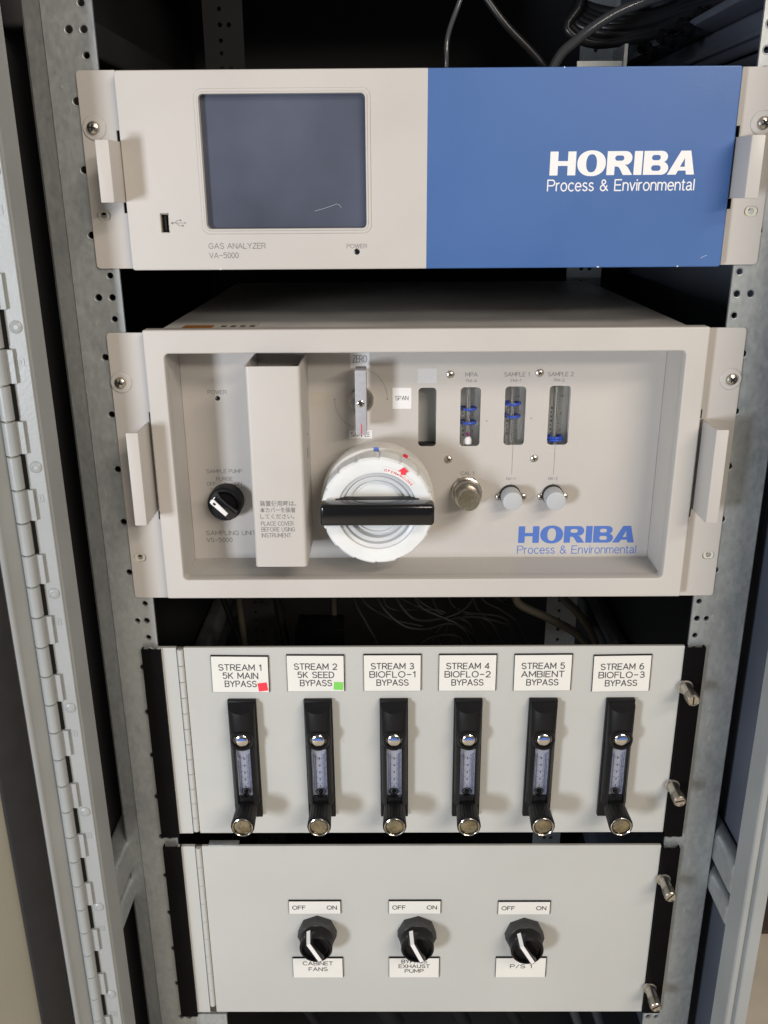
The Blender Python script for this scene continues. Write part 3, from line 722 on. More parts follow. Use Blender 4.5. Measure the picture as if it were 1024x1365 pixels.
# paper labels
def sticker(x0, x1, z0, z1, m, body=None, cap=3, wd=None, zc=None, name='paper_label', clear=False):
    mm = m
    o = obj(name, MB().box(x0, x1, YB - .25, YB - .01, z0, z1).mesh('st'), mm, su, label=('label reading ' + body) if body else 'blank translucent label')
    if body: engraved(o, body, (x0 + x1) / 2, YB - .27, zc, cap, 1, M['dark_print'], stroke=.22, gap=.2, width=wd)
    return o
M['tape'] = mat('tape', (0.62, 0.60, 0.54), 0.25); M['tapew'] = mat('tape_white', (0.52, 0.52, 0.53), 0.25)
sticker(-91.2, -75.6, -66.6, -54.8, mat('tape_beige', (0.47, 0.435, 0.38), 0.3))
sticker(-58.9, -43.3, -34.9, -16.5, M['white'], 'ZERO', 5.2, 11, -30.4)
sticker(-25.2, -9.7, -68.8, -51.4, M['white'], 'SPAN', 3.4, 10.4, -61.6)
sticker(-61.0, -42.0, -93.6, -86.8, M['white'], 'SAMPLE', 3.8, 16, -92.0)
sticker(-4.6, 11.2, -47.8, -35.7, M['tapew'])

# changeover lever
lv = obj('changeover_lever', MB().box(-54.3, -45.5, 4.5, 23, -82.3, -31.0, .6, 2).mesh('lv'), M['leverm'], su, label='flat grey changeover lever standing upright')
obj('lever_collar', MB().lathe([(10.2, 0), (10.2, 3), (9.0, 4.2), (7.2, 4.2), (7.0, 2.8), (5.2, 2.8), (5.0, 24)], (-50.4, YB, -61.0), n=30).mesh('lc'), M['steel'], su)
obj('lever_screw', MB().lathe([(2.9, 0), (2.9, .3), (2.4, .6), (1.9, .6), (1.7, .1), (0, .1)], (-50.0, 4.5, -57.2), n=20).mesh('ls'), M['chrome'], lv)
obj('red_mark', MB().box(-50.0, -49.2, 4.35, 4.6, -81.5, -73.6).mesh('rm'), M['red'], lv)

# standing cover
CX0, CX1, CZ0, CZ1, CF = -134.6, -93.4, -182.0, -22.2, -25.0
cv = MB()
def ushape(x0, x1, yf_, yb, t, r=3.0):
    o = [(x0, yb)]
    for i in range(6): a = PI + PI / 2 * i / 5; o.append((x0 + r + r * math.cos(a), yf_ + r + r * math.sin(a)))
    for i in range(6): a = -PI / 2 + PI / 2 * i / 5; o.append((x1 - r + r * math.cos(a), yf_ + r + r * math.sin(a)))
    o.append((x1, yb)); o.append((x1 - t, yb))
    ri = r - t
    for i in range(6): a = -PI / 2 * i / 5; o.append((x1 - r + ri * math.cos(a), yf_ + r + ri * math.sin(a)))
    for i in range(6): a = -PI / 2 - PI / 2 * i / 5; o.append((x0 + r + ri * math.cos(a), yf_ + r + ri * math.sin(a)))
    o.append((x0 + t, yb)); return o
cv.prism(ushape(CX0, CX1, CF, YB - .3, 1.3), CZ0, CZ1, plane='XY')
cov = obj('cover', cv.mesh('cover', angle=25), M['cream'], su, label='tall narrow cream cover with Japanese and English notice')
obj('cover_floor', MB().box(CX0 + 1.3, CX1 - 1.3, CF + 1.5, YB - 1, CZ0 + .3, CZ0 + 1.6).mesh('cf'), M['cream'], cov)
obj('cover_foot', MB().box(CX0 + 8, CX1 - 8, -8, YB - 1, CZ0 - 3, CZ0 + .2).mesh('cft'), M['blkplastic'], cov)
obj('cover_slot', MB().box(CX1 - .3, CX1 + .05, 12, 15.5, -103, -83).mesh('cs'), M['black'], cov)
obj('cover_catch', MB().box(CX1 - .3, CX1 + .5, 10.5, 12.3, -94, -84).mesh('cc'), M['cream_d'], cov)
for i, (t, wd, cap) in enumerate((('装置使用時は、', 28.5, 4.3), ('本カバーを装着', 27.5, 4.1), ('してください。', 26.5, 4.1))):
    obj('lettering', text_mesh(t, cap * .78, wd, align='LEFT', bold=0.05), M['grey_print'], cov, (-128.6, CF - .08, -130.6 - i * 5.3))
for i, (t, wd) in enumerate((('PLACE COVER', 25.2), ('BEFORE USING', 26.2), ('INSTRUMENT.', 23.6))):
    engraved(cov, t, -128.2, CF - .04, -147.0 - i * 4.9, 3.2, 1, M['grey_print'], stroke=.24, gap=.22, align='LEFT', width=wd)

# sample pump selector
pk = obj('selector_knob', MB().lathe([(14.6, 0), (14.6, 10), (14.2, 13), (13.4, 14), (11.6, 14.2), (11.2, 12.5), (10.6, 12.5), (10.2, 17), (0, 17)], n=40).mesh('sk'), M['blkplastic'], su, (-165.4, YB, -146.6))
ang = math.radians(-44)
g_ = MB(); g_.prism(rrect(-11.5, 11.5, -4.6, 4.6, 1.5), -27, -14, bev=1.0)
gm = g_.mesh('grip'); obj('grip', gm, M['blkgloss'], pk, (-164.6, YB, -145.2), (0, -ang, 0))
g_ = MB(); g_.prism([(-11.8, -1.9), (-9.8, -3.8), (6.0, -3.8), (6.0, -.4), (-9.8, .6), (-11.0, .2)], -28.0, -26.6, bev=.3)
gp = obj('pointer_inlay', g_.mesh('pi'), M['white'], pk, (-164.2, YB, -144.8), (0, -ang, 0))
g_ = MB(); g_.box(-8.8, -6.4, -28.3, -27.7, -2.6, -.9); obj('pointer_window', g_.mesh('pw'), M['black'], gp, (0, 0, 0), local=True)

# round filter housing
DC = (-37.4, -138.0)
def scal(a):
    t = (a / (2 * PI) * 16) % 1.0
    return (1 + .016 * (t - .4)) if t < .86 else 1 - .020
ring = MB().lathe([(40, 56), (42.6, 56), (44.0, 54.5), (44.2, 52), (44.2, 38), (43.0, 36.5), (39, 36)], n=192, rf=scal, closed=False)
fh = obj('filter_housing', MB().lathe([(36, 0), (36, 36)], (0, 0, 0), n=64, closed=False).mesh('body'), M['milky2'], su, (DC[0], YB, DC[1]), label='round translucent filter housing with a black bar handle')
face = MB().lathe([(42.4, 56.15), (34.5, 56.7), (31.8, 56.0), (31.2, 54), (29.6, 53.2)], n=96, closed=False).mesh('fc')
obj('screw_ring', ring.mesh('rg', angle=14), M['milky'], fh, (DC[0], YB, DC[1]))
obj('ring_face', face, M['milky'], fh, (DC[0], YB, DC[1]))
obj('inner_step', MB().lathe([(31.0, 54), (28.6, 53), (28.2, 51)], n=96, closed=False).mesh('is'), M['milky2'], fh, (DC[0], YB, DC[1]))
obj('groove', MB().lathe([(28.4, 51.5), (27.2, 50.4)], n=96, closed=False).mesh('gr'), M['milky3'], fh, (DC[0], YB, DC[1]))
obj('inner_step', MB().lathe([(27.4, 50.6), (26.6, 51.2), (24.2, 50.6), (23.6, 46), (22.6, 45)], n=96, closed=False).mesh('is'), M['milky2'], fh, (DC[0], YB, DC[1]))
obj('filter_window', MB().lathe([(23.2, 45.4), (21.8, 46.4), (20.6, 46.4), (20.0, 45), (0, 45)], n=96, closed=False).mesh('fw'), M['milky'], fh, (DC[0], YB, DC[1]))
hd = MB(); hd.box(-44.0, 44.0, -9, 6.5, -8.6, 8.6, 3.0, 4)
HD = obj('bar_handle', hd.mesh('hd'), M['blkgloss'], fh, (DC[0], -28.5, DC[1] + 3.0))
hw = MB(); hw.prism([(-32, 0), (32, 0), (30, 8), (-30, 8)], 0, 1, plane='XY'); hw2 = MB()
hw2.box(-33, 33, 5.0, 15, 3.6, 8.2, 1.0)
obj('handle_web', hw2.mesh('hw'), M['blkplastic'], HD, (DC[0], -28.5, DC[1] + 3.0))
# arc sticker with arrow
def arcband(cx, cz, r0, r1, a0, a1, n=16):
    o = [(cx + r1 * math.cos(math.radians(a0 + (a1 - a0) * i / n)), cz + r1 * math.sin(math.radians(a0 + (a1 - a0) * i / n))) for i in range(n + 1)]
    return o + [(cx + r0 * math.cos(math.radians(a1 + (a0 - a1) * i / n)), cz + r0 * math.sin(math.radians(a1 + (a0 - a1) * i / n))) for i in range(n + 1)]
YS = YB - 56.9
stk = obj('arc_label', plate([arcband(0, 0, 32.6, 37.2, 38, 82)], -.15, .1), M['white'], fh, (DC[0], YS, DC[1]), label='curved white label reading OPEN and CLOSE in red')
def arcword(word, a0, a1, r):
    for i, c in enumerate(word):
        a = math.radians(a0 + (a1 - a0) * (i / max(1, len(word) - 1)))
        me = text_mesh(c, 1.9, bold=.04)
        obj('lettering', me, M['red'], stk, (DC[0] + r * math.cos(a), YS - .3, DC[1] + r * math.sin(a)), (0, PI / 2 - a, 0))
arcword('OPEN', 79, 66.5, 33.9); arcword('CLOSE', 54, 40.5, 33.9)
am = MB(); am.prism([(-2.6, 0), (2.6, 0), (2.6, -.9), (4.4, -.4), (.2, 4.4), (-4.2, -.4), (-2.6, -.9)], -.1, .1)
am = MB(); am.prism([(-1.9, -1.6), (1.9, -1.6), (1.9, 1.1), (4.3, 1.1), (0, 4.6), (-4.3, 1.1), (-1.9, 1.1)], -.1, .1)
obj('arrow', am.mesh('ar'), M['redst'], stk, (DC[0] + 37.9 * math.cos(math.radians(57.5)), YS - .45, DC[1] + 37.9 * math.sin(math.radians(57.5))), (0, math.radians(6), 0))
for a, w_ in ((62.5, 2.2), (58.0, 2.2)):
    aa = math.radians(a); obj('arrow', MB().box(-w_ / 2, w_ / 2, -.1, .1, -.4, .4).mesh('sm'), M['red'], stk, (DC[0] + 34.6 * math.cos(aa), YS - .3, DC[1] + 34.6 * math.sin(aa)), (0, PI / 2 - aa, 0))
# colour squares and a rear clamp ring behind the screw ring
obj('clamp_ring', MB().lathe([(40, 14), (45.4, 14), (46.0, 18), (46.0, 32), (45.4, 33.6), (40, 33.6)], n=96, closed=False).mesh('cl'), M['clampm'], fh, (DC[0], YB, DC[1]))
for a, mm in ((91, 'ringblue'), (60, 'redst')):
    aa = math.radians(a)
    obj('colour_square', MB().box(-2.0, 2.0, -.1, .1, -2.2, 2.2).mesh('cq'), M['bluetxt'] if mm == 'ringblue' else M['redst'], fh,
        (DC[0] + 43.9 * math.cos(aa), YB - 33.8, DC[1] + 43.9 * math.sin(aa)), (0, PI / 2 - aa, 0), label='small %s square mark' % ('blue' if mm == 'ringblue' else 'red'))

# knobs
ck = obj('calibration_knob', MB().lathe([(12.6, 0), (12.6, 4.0), (11.4, 4.6), (11.6, 5), (11.8, 14), (11.0, 15.0), (9.2, 15.2), (9.0, 26), (8.4, 27), (0, 27)], n=60,
       rf=lambda a: 1.0 if int(a / (2 * PI) * 60 + .5) % 2 else .985).mesh('ck', angle=25), M['steel'], su, (37.0, YB, -139.5), label='nickel calibration knob with knurled rim')
obj('hex_nut', MB().lathe([(13.2, 0), (13.2, 3.6), (12.4, 4.2)], n=6).mesh('hx'), M['steel'], ck, (37.0, YB, -139.5))
obj('knob_face', MB().cyl((0, 0, 0), (0, -1, 0), 8.6, .4, 40).mesh('kf'), M['brass'], ck, (37.0, YB - 27, -139.5))
for xk in (74.6, 110.4):
    k_ = obj('needle_valve_knob', MB().lathe([(8.2, 0), (8.4, 1), (8.4, 17), (7.9, 18.5), (6.6, 19), (0, 19)], n=48,
          rf=lambda a: 1.0 if int(a / (2 * PI) * 48 + .5) % 2 else .985).mesh('nk'), M['valvek'], su, (xk - .8, YB, -143.2))
    obj('knob_ring', MB().lathe([(8.9, 0), (8.9, 4), (8.5, 4.4)], n=40).mesh('kr'), M['blkplastic'], k_, (xk - .8, YB, -143.2))
for s_ in (-1, 1):
    ear(su, s_, 212.2, 241.3, -220.4, -0.6 if s_ < 0 else .6, -38.4, -184.2, -143.0, -69.5, -35)
# rating label on top of the case
rl = obj('rating_label', MB().box(-190, -130, 18, 52, -1.15, -.9).mesh('rl'), M['tape'], su, label='white and orange rating label')
obj('orange_band', MB().box(-190, -166, 22, 40, -.88, -.8).mesh('ob'), M['orange'], rl)
q = MB()
for i in range(4): q.box(-160 + i * 7.5, -154.5 + i * 7.5, 20, 24, -.88, -.8).box(-160 + i * 7.5, -156 + i * 7.5, 30, 38, -.88, -.8)
obj('printed_cells', q.mesh('pc'), M['dark_print'], rl)

# ------------------------------------------------------------------ lower hinged panels
def side_trim(parent, side, z0, z1):
    """black U channel closed at the front, open at its ends"""
    xo, xi = side * 240.0, side * 223.4
    xa, xb = min(xo, xi), max(xo, xi)
    b_ = MB(); b_.prism([(xa, 1.9), (xa, -3.6), (xb, -3.6), (xb, 1.9), (xb - .9, 1.9), (xb - .9, -2.7), (xa + .9, -2.7), (xa + .9, 1.9)], z0, z1, plane='XY')
    o = obj('side_channel', b_.mesh('st', angle=20), M['blkpaint'], parent)
    return o
def thumbscrew(parent, x, z, rz=0.0):
    t = obj('thumb_screw', MB().lathe([(6.6, 0), (6.8, .6), (6.6, 1.6), (5.4, 2.0), (4.9, 3), (4.7, 13), (5.1, 13.6), (5.3, 23), (4.6, 23.8), (4.3, 23.8), (4.1, 23), (0, 23)], n=36,
            rf=None).mesh('ts'), M['steel'], parent, (x, -3.6, z))
    kn = MB()
    for i in range(28):
        a = 2 * PI * i / 28
        kn.box(5.2 * math.cos(a) - .22, 5.2 * math.cos(a) + .22, -22.8, -14, 5.2 * math.sin(a) - .22, 5.2 * math.sin(a) + .22)
    obj('knurling', kn.mesh('kn', flat=True), M['brass'], t, (x, -3.6, z))['kind'] = 'stuff'
    obj('screw_slot', MB().box(-.5, .5, -23.3, -22.8, -3.9, 3.9).mesh('sl'), M['black'], t, (x, -3.6, z), (0, rz, 0))

def hinged_panel(parent, z0, z1, pz):
    # fixed strip, knuckles, door sheet
    fs = MB(); fs.prism([(-226.8, 2.2), (-226.8, -1.6), (-225.0, -2.4), (-223.2, -1.4), (-221.4, -1.0), (-210.9, -1.0), (-210.9, 2.2)], z0, z1, plane='XY')
    obj('fixed_strip', fs.mesh('fs', angle=20), M['panel'], parent)
    top, bot = MB(), None
    obj('door_sheet', plate([rrect(-204.5, 223.0, z0, z1, .8)], -1, 2.2, .45), M['panel'], parent)
    z = z1 - 1.0; i = 0
    k_ = None
    while z - pz > z0 - 3:
        zz = max(z - pz, z0)
        me = k_ or MB().lathe([(2.2, 0), (2.75, .4), (2.75, pz - .9), (2.2, pz - .5)], (0, 0, 0), (0, 0, 1), 16).mesh('k')
        k_ = me
        obj('hinge_knuckle', me, M['panel'], parent, (-207.6, -0.6, z - pz)); z -= pz; i += 1
    obj('hinge_leaf', MB().box(-210.9, -204.6, 0.6, 2.1, z0, z1).mesh('hl'), M['brown'], parent)

fp_ = thing('flowmeter_panel', 'grey hinged panel carrying six black flowmeters under engraved stream plates', 'instrument panel', (0, 10, -460))
hinged_panel(fp_, -459.6, -267.0, 25.4 * .62)
for s_ in (-1, 1): side_trim(fp_, s_, -462.6, -267.4)
thumbscrew(fp_, 226.0, -304.7, .0); thumbscrew(fp_, 225.0, -406.0, 1.3)

def name_plate(parent, x0, x1, z0, z1, lines, cap, lh, ztop, widths, rot=0.0, label=None, yp=-1.0, stroke=0.46):
    xm, zm = (x0 + x1) / 2, (z0 + z1) / 2
    b_ = MB(); b_.box(x0 - xm, x1 - xm, -1.5, 0, z0 - zm, z1 - zm)
    o = obj('name_plate', b_.mesh('np'), M['blkplastic'], parent, (xm, yp, zm), (0, rot, 0), label=label)
    obj('plate_face', MB().box(x0 - xm + .35, x1 - xm - .7, -1.75, -1.5, z0 - zm + .1, z1 - zm - .9).mesh('pf'), M['plate'], o, (0, 0, 0), local=True)
    for i, (t, wd) in enumerate(zip(lines, widths)):
        e_ = engraved(o, t, 0, 0, 0, cap, 1, M['dark_print'], stroke=stroke, width=wd); e_.location = Vector((0, -1.76, ztop - zm - i * lh)) * S
    return o
SX = [-157.0, -92.0, -26.0, 38.6, 103.1, 170.8]
names = [('STREAM 1', '5K MAIN', 'BYPASS'), ('STREAM 2', '5K SEED', 'BYPASS'), ('STREAM 3', 'BIOFLO-1', 'BYPASS'), ('STREAM 4', 'BIOFLO-2', 'BYPASS'), ('STREAM 5', 'AMBIENT', 'BYPASS'), ('STREAM 6', 'BIOFLO-3', 'BYPASS')]
for i, (x, ln) in enumerate(zip(SX, names)):
    dz = (0.2, .8, 1.0, .9, .8, -.2)[i]
    wd = [36.5, 30.5, 27.0]; wd[1] = (30.0, 31.0, 39.0, 39.0, 36.5, 39.0)[i]
    P_ = name_plate(fp_, x - 24.8, x + 24.8, -309.6 + dz, -274.2 + dz, ln, 5.5, 8.0, -288.2 + dz, wd, (0.012, 0.006, 0, 0, -.004, -.012)[i], label='engraved white plate reading ' + ' '.join(ln))
    if i == 0: obj('red_sticker', MB().box(-4, 4, -.2, 0, -4, 4).mesh('rs'), M['redst'], P_, (x + 19.0, -2.85, -304.0), (0, -.14, 0))
    if i == 1: obj('green_sticker', MB().box(-4, 4, -.2, 0, -3.8, 3.8).mesh('gs'), M['green'], P_, (x + 19.4, -2.85, -303.4), (0, .05, 0))

# one flowmeter, then copies
def dshape(hw_, d0, d1, n=14):
    o = [(-hw_, 0), (-hw_, -d0)]
    for i in range(1, n): a = PI + PI * i / n; o.append((hw_ * math.cos(a), -d0 + (d1 - d0) * math.sin(a)))
    return o + [(hw_, -d0), (hw_, 0)]
M['ink'] = mat('scale_ink', (0.03, 0.045, 0.20), .5)
M['capm'] = mat('brassy_cap', (0.26, 0.23, 0.16), 0.25, metal=1, noise=.6, nscale=140, rvar=.12)  # strong colour mottling stands in for varied reflections in the cap
def make_flowmeter():
    x0, z0 = 0, 0         # origin: panel surface, top centre of the base
    b_ = MB(); b_.box(-12.4, 12.4, -4.5, 0, -121.8, 0, .8, 2)
    f = obj('flowmeter', b_.mesh('fbase'), M['blkplastic'], fp_, (SX[0], -1, -316.4))
    L_ = dict(local=True)
    # upper body: D section, its top sloping down to the front
    u = MB(); u.prism(dshape(11.4, 8, 16.2), -42.5, -.4, bev=.5, plane='XY')
    for v in u.bm.verts:
        if v.co.z > -.01: v.co.z -= max(0, (-v.co.y - .004)) * .52
    obj('upper_body', u.mesh('ub', angle=28), M['blkplastic'], f, (0, 0, 0), **L_)
    ck_ = MB()
    for s_ in (-1, 1):
        ck_.prism([(s_ * 6.6, -4), (s_ * 6.6, -15.0), (s_ * 7.6, -14.6), (s_ * 9.8, -11.6), (s_ * 11.2, -8), (s_ * 11.2, -4)], -103, -42.5, plane='XY')
    ck_.prism(dshape(11.2, 8, 14.5), -103, -93.5, plane='XY')
    obj('window_cheek', ck_.mesh('ch', angle=28), M['blkplastic'], f, (0, 0, 0), **L_)
    obj('scale_plate', MB().box(-6.6, 6.6, -9.5, -4, -94, -42).mesh('wb'), M['scale'], f, (0, 0, 0), **L_)
    sc_ = MB(); yq = -9.6
    for xx in (-4.9, -3.4, 3.9, 4.8): sc_.box(xx - .17, xx + .17, yq, yq + .1, -91, -50)
    for i in range(29):
        zz = -88 + i * 1.3; q_ = 2.8 if i % 5 == 0 else 1.7
        sc_.box(1.9 if i % 5 else .9, 4.0, yq - .05, yq + .05, zz - .16, zz + .16); sc_.box(-4.3, -4.3 + q_, yq - .05, yq + .05, zz - .16, zz + .16)
    for k_ in range(6):
        sc_.tube([(-6.0, yq, -52 - k_ * 7.4), (-3.6, yq, -53.6 - k_ * 7.4), (0, yq, -54.1 - k_ * 7.4)], .13, 4, False) if k_ == 0 else None
        sc_.prism([(4.6, -51 - k_ * 7.2), (6.0, -49.6 - k_ * 7.2), (6.0, -49.2 - k_ * 7.2), (4.6, -50.6 - k_ * 7.2)], yq - .04, yq + .04)
    obj('scale_lines', sc_.mesh('sl', flat=True), M['ink'], f, (0, 0, 0), **L_)
    for i, t in enumerate('12345'):
        obj('scale_digit', text_mesh(t, 1.9, bold=.14), M['dark_print'], f, (0, -9.75, -85.0 + i * 7.2), **L_)
    obj('clear_front', MB().prism([(-6.5, -12.2), (-3.5, -13.8), (3.5, -13.8), (6.5, -12.2), (6.5, -11.4), (3.5, -12.8), (-3.5, -12.8), (-6.5, -11.4)], -93, -43, plane='XY').mesh('cf', angle=25), M['clear'], f, (0, 0, 0), **L_)
    obj('float_ball', MB().lathe([(0, -2.4), (1.8, -1.7), (2.4, 0), (1.8, 1.7), (0, 2.4)], (0, -10.5, -89.4), (0, -1, 0), 20).mesh('fb'), M['blkgloss'], f, (0, 0, 0), **L_)
    obj('ball_stop', MB().torus((0, -10.6, -89.4), (0, -1, 0), 3.6, .5, 24, 6).mesh('bs'), M['blkplastic'], f, (0, 0, 0), **L_)
    obj('boss', MB().lathe([(10.0, 0), (10.0, 1.5), (9.0, 3.2), (7.4, 3.2), (7.2, 1.5)], (0, -14.2, -33.2), n=36, closed=False).mesh('bo'), M['blkplastic'], f, (0, 0, 0), **L_)
    obj('lens', MB().lathe([(7.0, 0), (6.7, .9), (5.6, 1.9), (3.3, 2.6), (0, 2.9)], (0, -14.6, -33.2), n=36).mesh('le'), M['chrome'], f, (0, 0, 0), **L_)
    bl = MB()
    bl.prism([(-4.6, 1.2), (-3.2, 3.2), (-1, 4.2), (2, 4.0), (3.9, 2.6), (4.8, 1.2), (2.2, 1.5), (1.4, .7), (-.2, 1.4), (-2.2, .8), (-3.1, 1.5)], 0, .3)
    obj('blue_badge', bl.mesh('bb'), M['bluetxt'], f, (0, -17.0, -33.4), (math.radians(14), 0, 0), local=True)
    kb = obj('control_knob', MB().lathe([(8.8, 0), (9.4, 1.5), (9.6, 6), (10.2, 20), (10.4, 25), (9.9, 26.2), (9.2, 26.4), (8.9, 25.4)], (0, 0, 0), n=72, closed=False,
             rf=lambda a: 1.0 if int(a / (2 * PI) * 72) % 4 else .965).mesh('kb', angle=24), M['blkplastic'], f, (0, -12.4, -105.6), local=True)
    obj('knob_rim', MB().lathe([(9.2, 25.6), (9.1, 26.6), (8.6, 26.9), (8.1, 26.5), (7.9, 24.2)], (0, -12.4, -105.6), n=48, closed=False).mesh('kr'), M['chrome'], f, (0, 0, 0), **L_)
    cp_ = MB(); cp_.lathe([(8.0, 24.2), (7.4, 24.4), (7.0, 25.6), (6.2, 25.9), (0, 25.2)], (0, 0, 0), n=40)
    cp_.mi = 1; cp_.prism(arcband(.6, -.4, 3.4, 6.0, 120, 235, 10), -25.95, -25.5)  # dull crescent stands in for a dark reflection on the cap
    obj('knob_cap', cp_.mesh('kc', [M['capm'], M['brass']]), None, f, (0, -12.4, -105.6), **L_)
    return f
F0 = make_flowmeter()
def copy_part(o, parent):
    c = o.copy(); COL.objects.link(c); c.parent = parent
    for ch in [q for q in bpy.data.objects if q.parent == o]: copy_part(ch, c)
    return c
FX = [-157.2, -91.0, -25.0, 39.7, 104.9, 171.8]
lean = [.012, .003, -.006, -.002, -.002, -.002]
for i, x in enumerate(FX):
    f = F0 if i == 0 else copy_part(F0, fp_)
    f.location = (Vector((x, -1, -316.4)) - WL[fp_.name]) * S
    if i: f.rotation_euler = (0, random.uniform(-.006, .006), 0)
    for ch in f.children:
        if ch.name.startswith('control_knob'): ch.rotation_euler = (0, random.uniform(0, .3), 0)
        if ch.name.startswith('knob_cap'): ch.rotation_euler = (0, (0.2, 2.6, 1.1, 4.4, 5.3, .8)[i], 0)
        if ch.name.startswith(('float_ball', 'ball_stop')): ch.location.x += (0, .4, -.3, .2, -.2, .1)[i] * S

q = MB()
for x_, z_, dx in ((-139.1, -362.3, 1.6), (-69.7, -360.7, .8), (-8.5, -360.6, 1.3), (55.4, -385.3, .6), (120.2, -384.6, .5), (187.5, -384.2, .7)):
    q.prism([(x_ - dx, z_ - .5), (x_ + dx, z_ + .2), (x_ + dx, z_ + .6), (x_ - dx, z_ - .1)], -1.06, -.9)
obj('pen_mark', q.mesh('pm'), mat('pink_pen', (0.45, 0.18, 0.22), .5), fp_)

# --- switch panel
sp_ = thing('switch_panel', 'plain grey hinged panel with three black rotary switches, lowest in the cabinet', 'switch panel', (0, 10, -680))
hinged_panel(sp_, -679.0, -474.6, 25.4 * .85)
for s_ in (-1, 1): side_trim(sp_, s_, -682.4 if s_ < 0 else -678.2, -473.8 if s_ < 0 else -476.4)
thumbscrew(sp_, 227.6, -511.0, .7); thumbscrew(sp_, 226.9, -644.6, 1.0)
obj('top_catch', MB().box(-198, -170, -1, 6, -474.4, -473.2, .3).mesh('tc'), M['galv'], sp_)
OX = [-101.0, -5.5, 98.8]
for i, x in enumerate(OX):
    z1 = (-536.9, -536.9, -538.0)[i]
    o = name_plate(sp_, x - 25, x + 25, z1 - 15.6, z1, ('OFF', 'ON'), 4.2, 0, z1 - 10.0, (1, 1), 0, label='engraved plate reading OFF and ON over the %s switch' % ('first', 'second', 'third')[i])
    for ch in list(o.children):
        if ch.name.startswith('lettering'): bpy.data.objects.remove(ch)
    for t, dx, wd in (('OFF', -15.2, 12.2), ('ON', 16.2, 9.0)):
        e_ = engraved(o, t, 0, 0, 0, 4.3, 1, M['dark_print'], stroke=.42, width=wd); e_.location = Vector((dx, -1.76, -2.5)) * S
CL = [(('CABINET', 'FANS'), (29, 18)), (('BYPASS', 'EXHAUST', 'PUMP'), (24.5, 30, 18)), (('P/S 1',), (21,))]
CXs = [-100.3, -5.8, 98.9]
for i, (ln, wd) in enumerate(CL):
    x = CXs[i]; n = len(ln); cap = (4.3, 4.1, 4.4)[i]; lh = (7.4, 6.0, 0)[i]; ztop = (-615.2 - .3, -613.2, -619.6)[i]
    name_plate(sp_, x - 24.8, x + 24.8, -632.0, -607.0, ln, cap, lh, ztop - .6, wd, 0, label='engraved plate reading ' + ' '.join(ln), stroke=.40)
def shear(b_):
    for v in b_.bm.verts:
        if v.co.x < 0: v.co.x -= 0.17 * (v.co.y + 0.030)
def make_switch():
    s_ = obj('rotary_switch', MB().lathe([(18.8, 0), (18.8, 7.5), (17.4, 10.5), (16.4, 11.0)], n=8).mesh('nut', angle=15), M['nut'], sp_, (-99, -1, -574.5), (0, math.radians(22.5), 0))
    s_.rotation_euler = (0, 0, 0)
    obj('collar', MB().lathe([(16.2, 10), (16.2, 13), (15.6, 14), (15.6, 22), (14.6, 23.4), (13.4, 23.4), (13.0, 19.5), (0, 19.5)], n=48).mesh('co'), M['blkplastic'], s_, (0, 0, 0), local=True)
    r = math.radians(-62)            # the bar points up-left to OFF
    gr = MB(); gr.prism([(-12.4, -4.6), (-11.0, -6.2), (7.5, -6.6), (10.2, -5.6), (11.2, 0), (10.2, 5.6), (7.5, 6.6), (-11.0, 6.2), (-12.4, 4.6)], -29.5, -17.5, bev=.5)
    shear(gr)
    for v in gr.bm.verts:
        t_ = min(1, max(0, (-v.co.y - .0175) / .012)); v.co.z *= 1 - .52 * t_
    g1 = obj('grip', gr.mesh('gr', angle=25), M['blkgloss'], s_, (0, 0, 1.6), (0, -r, 0), local=True)
    wm = MB(); wm.box(-12.0, 9.8, -29.9, -29.3, -1.95, 1.75, .15, 1); shear(wm)
    obj('pointer_line', wm.mesh('wl'), M['white'], g1, (0, 0, 0), local=True)
    we = MB(); we.box(-12.8, -12.2, -29.7, -15.5, -1.95, 1.75); shear(we)
    obj('pointer_line', we.mesh('we'), M['white'], g1, (0, 0, 0), local=True)
    return s_
W_ = make_switch()
for i, (x, z) in enumerate(((-99.4, -574.8), (-3.4, -575.6), (100.2, -577.8))):
    s_ = W_ if i == 0 else copy_part(W_, sp_)
    s_.location = (Vector((x, -1, z)) - WL[sp_.name]) * S
    s_.rotation_euler = (0, (0, math.radians(4), math.radians(-2))[i], 0)

# ------------------------------------------------------------------ tubes and cables inside the cabinet
def spline(pts, n=10):
    P = [Vector(p) for p in pts]; P = [P[0] * 2 - P[1]] + P + [P[-1] * 2 - P[-2]]; out = []
    for i in range(1, len(P) - 2):
        for k_ in range(n):
            t = k_ / n; a, b_, c, d = P[i - 1:i + 3]
            out.append(.5 * ((2 * b_) + (c - a) * t + (2 * a - 5 * b_ + 4 * c - d) * t * t + (3 * b_ - a - 3 * c + d) * t ** 3))
    return out + [P[-2]]
def hose(pts, r, m, label, cat='hose', name='hose', group=None):
    o = obj(name, MB().tube(spline(pts), r, 10).mesh('ho', angle=60), M[m], None)
    return tag(o, label, cat, group)
hose([(105, 215, 150), (120.6, 205, 203), (139, 200, 223), (170.6, 200, 243), (208.6, 200, 256), (250, 200, 268)], 4.6, 'hose_c', 'clear hose arching up to the right behind the blue half of the analyzer')
hose([(24, 210, 150), (24.2, 200, 203), (25.1, 200, 226), (34.5, 200, 252), (50, 205, 290)], 2.2, 'hose_c', 'thin clear tube rising above the middle of the analyzer', name='thin_tube')
hose([(60, 230, 262), (79.2, 230, 240), (121, 235, 200), (140, 235, 150)], 3.4, 'hose_b', 'dull dark hose slanting down to meet the clear hose behind the analyzer')
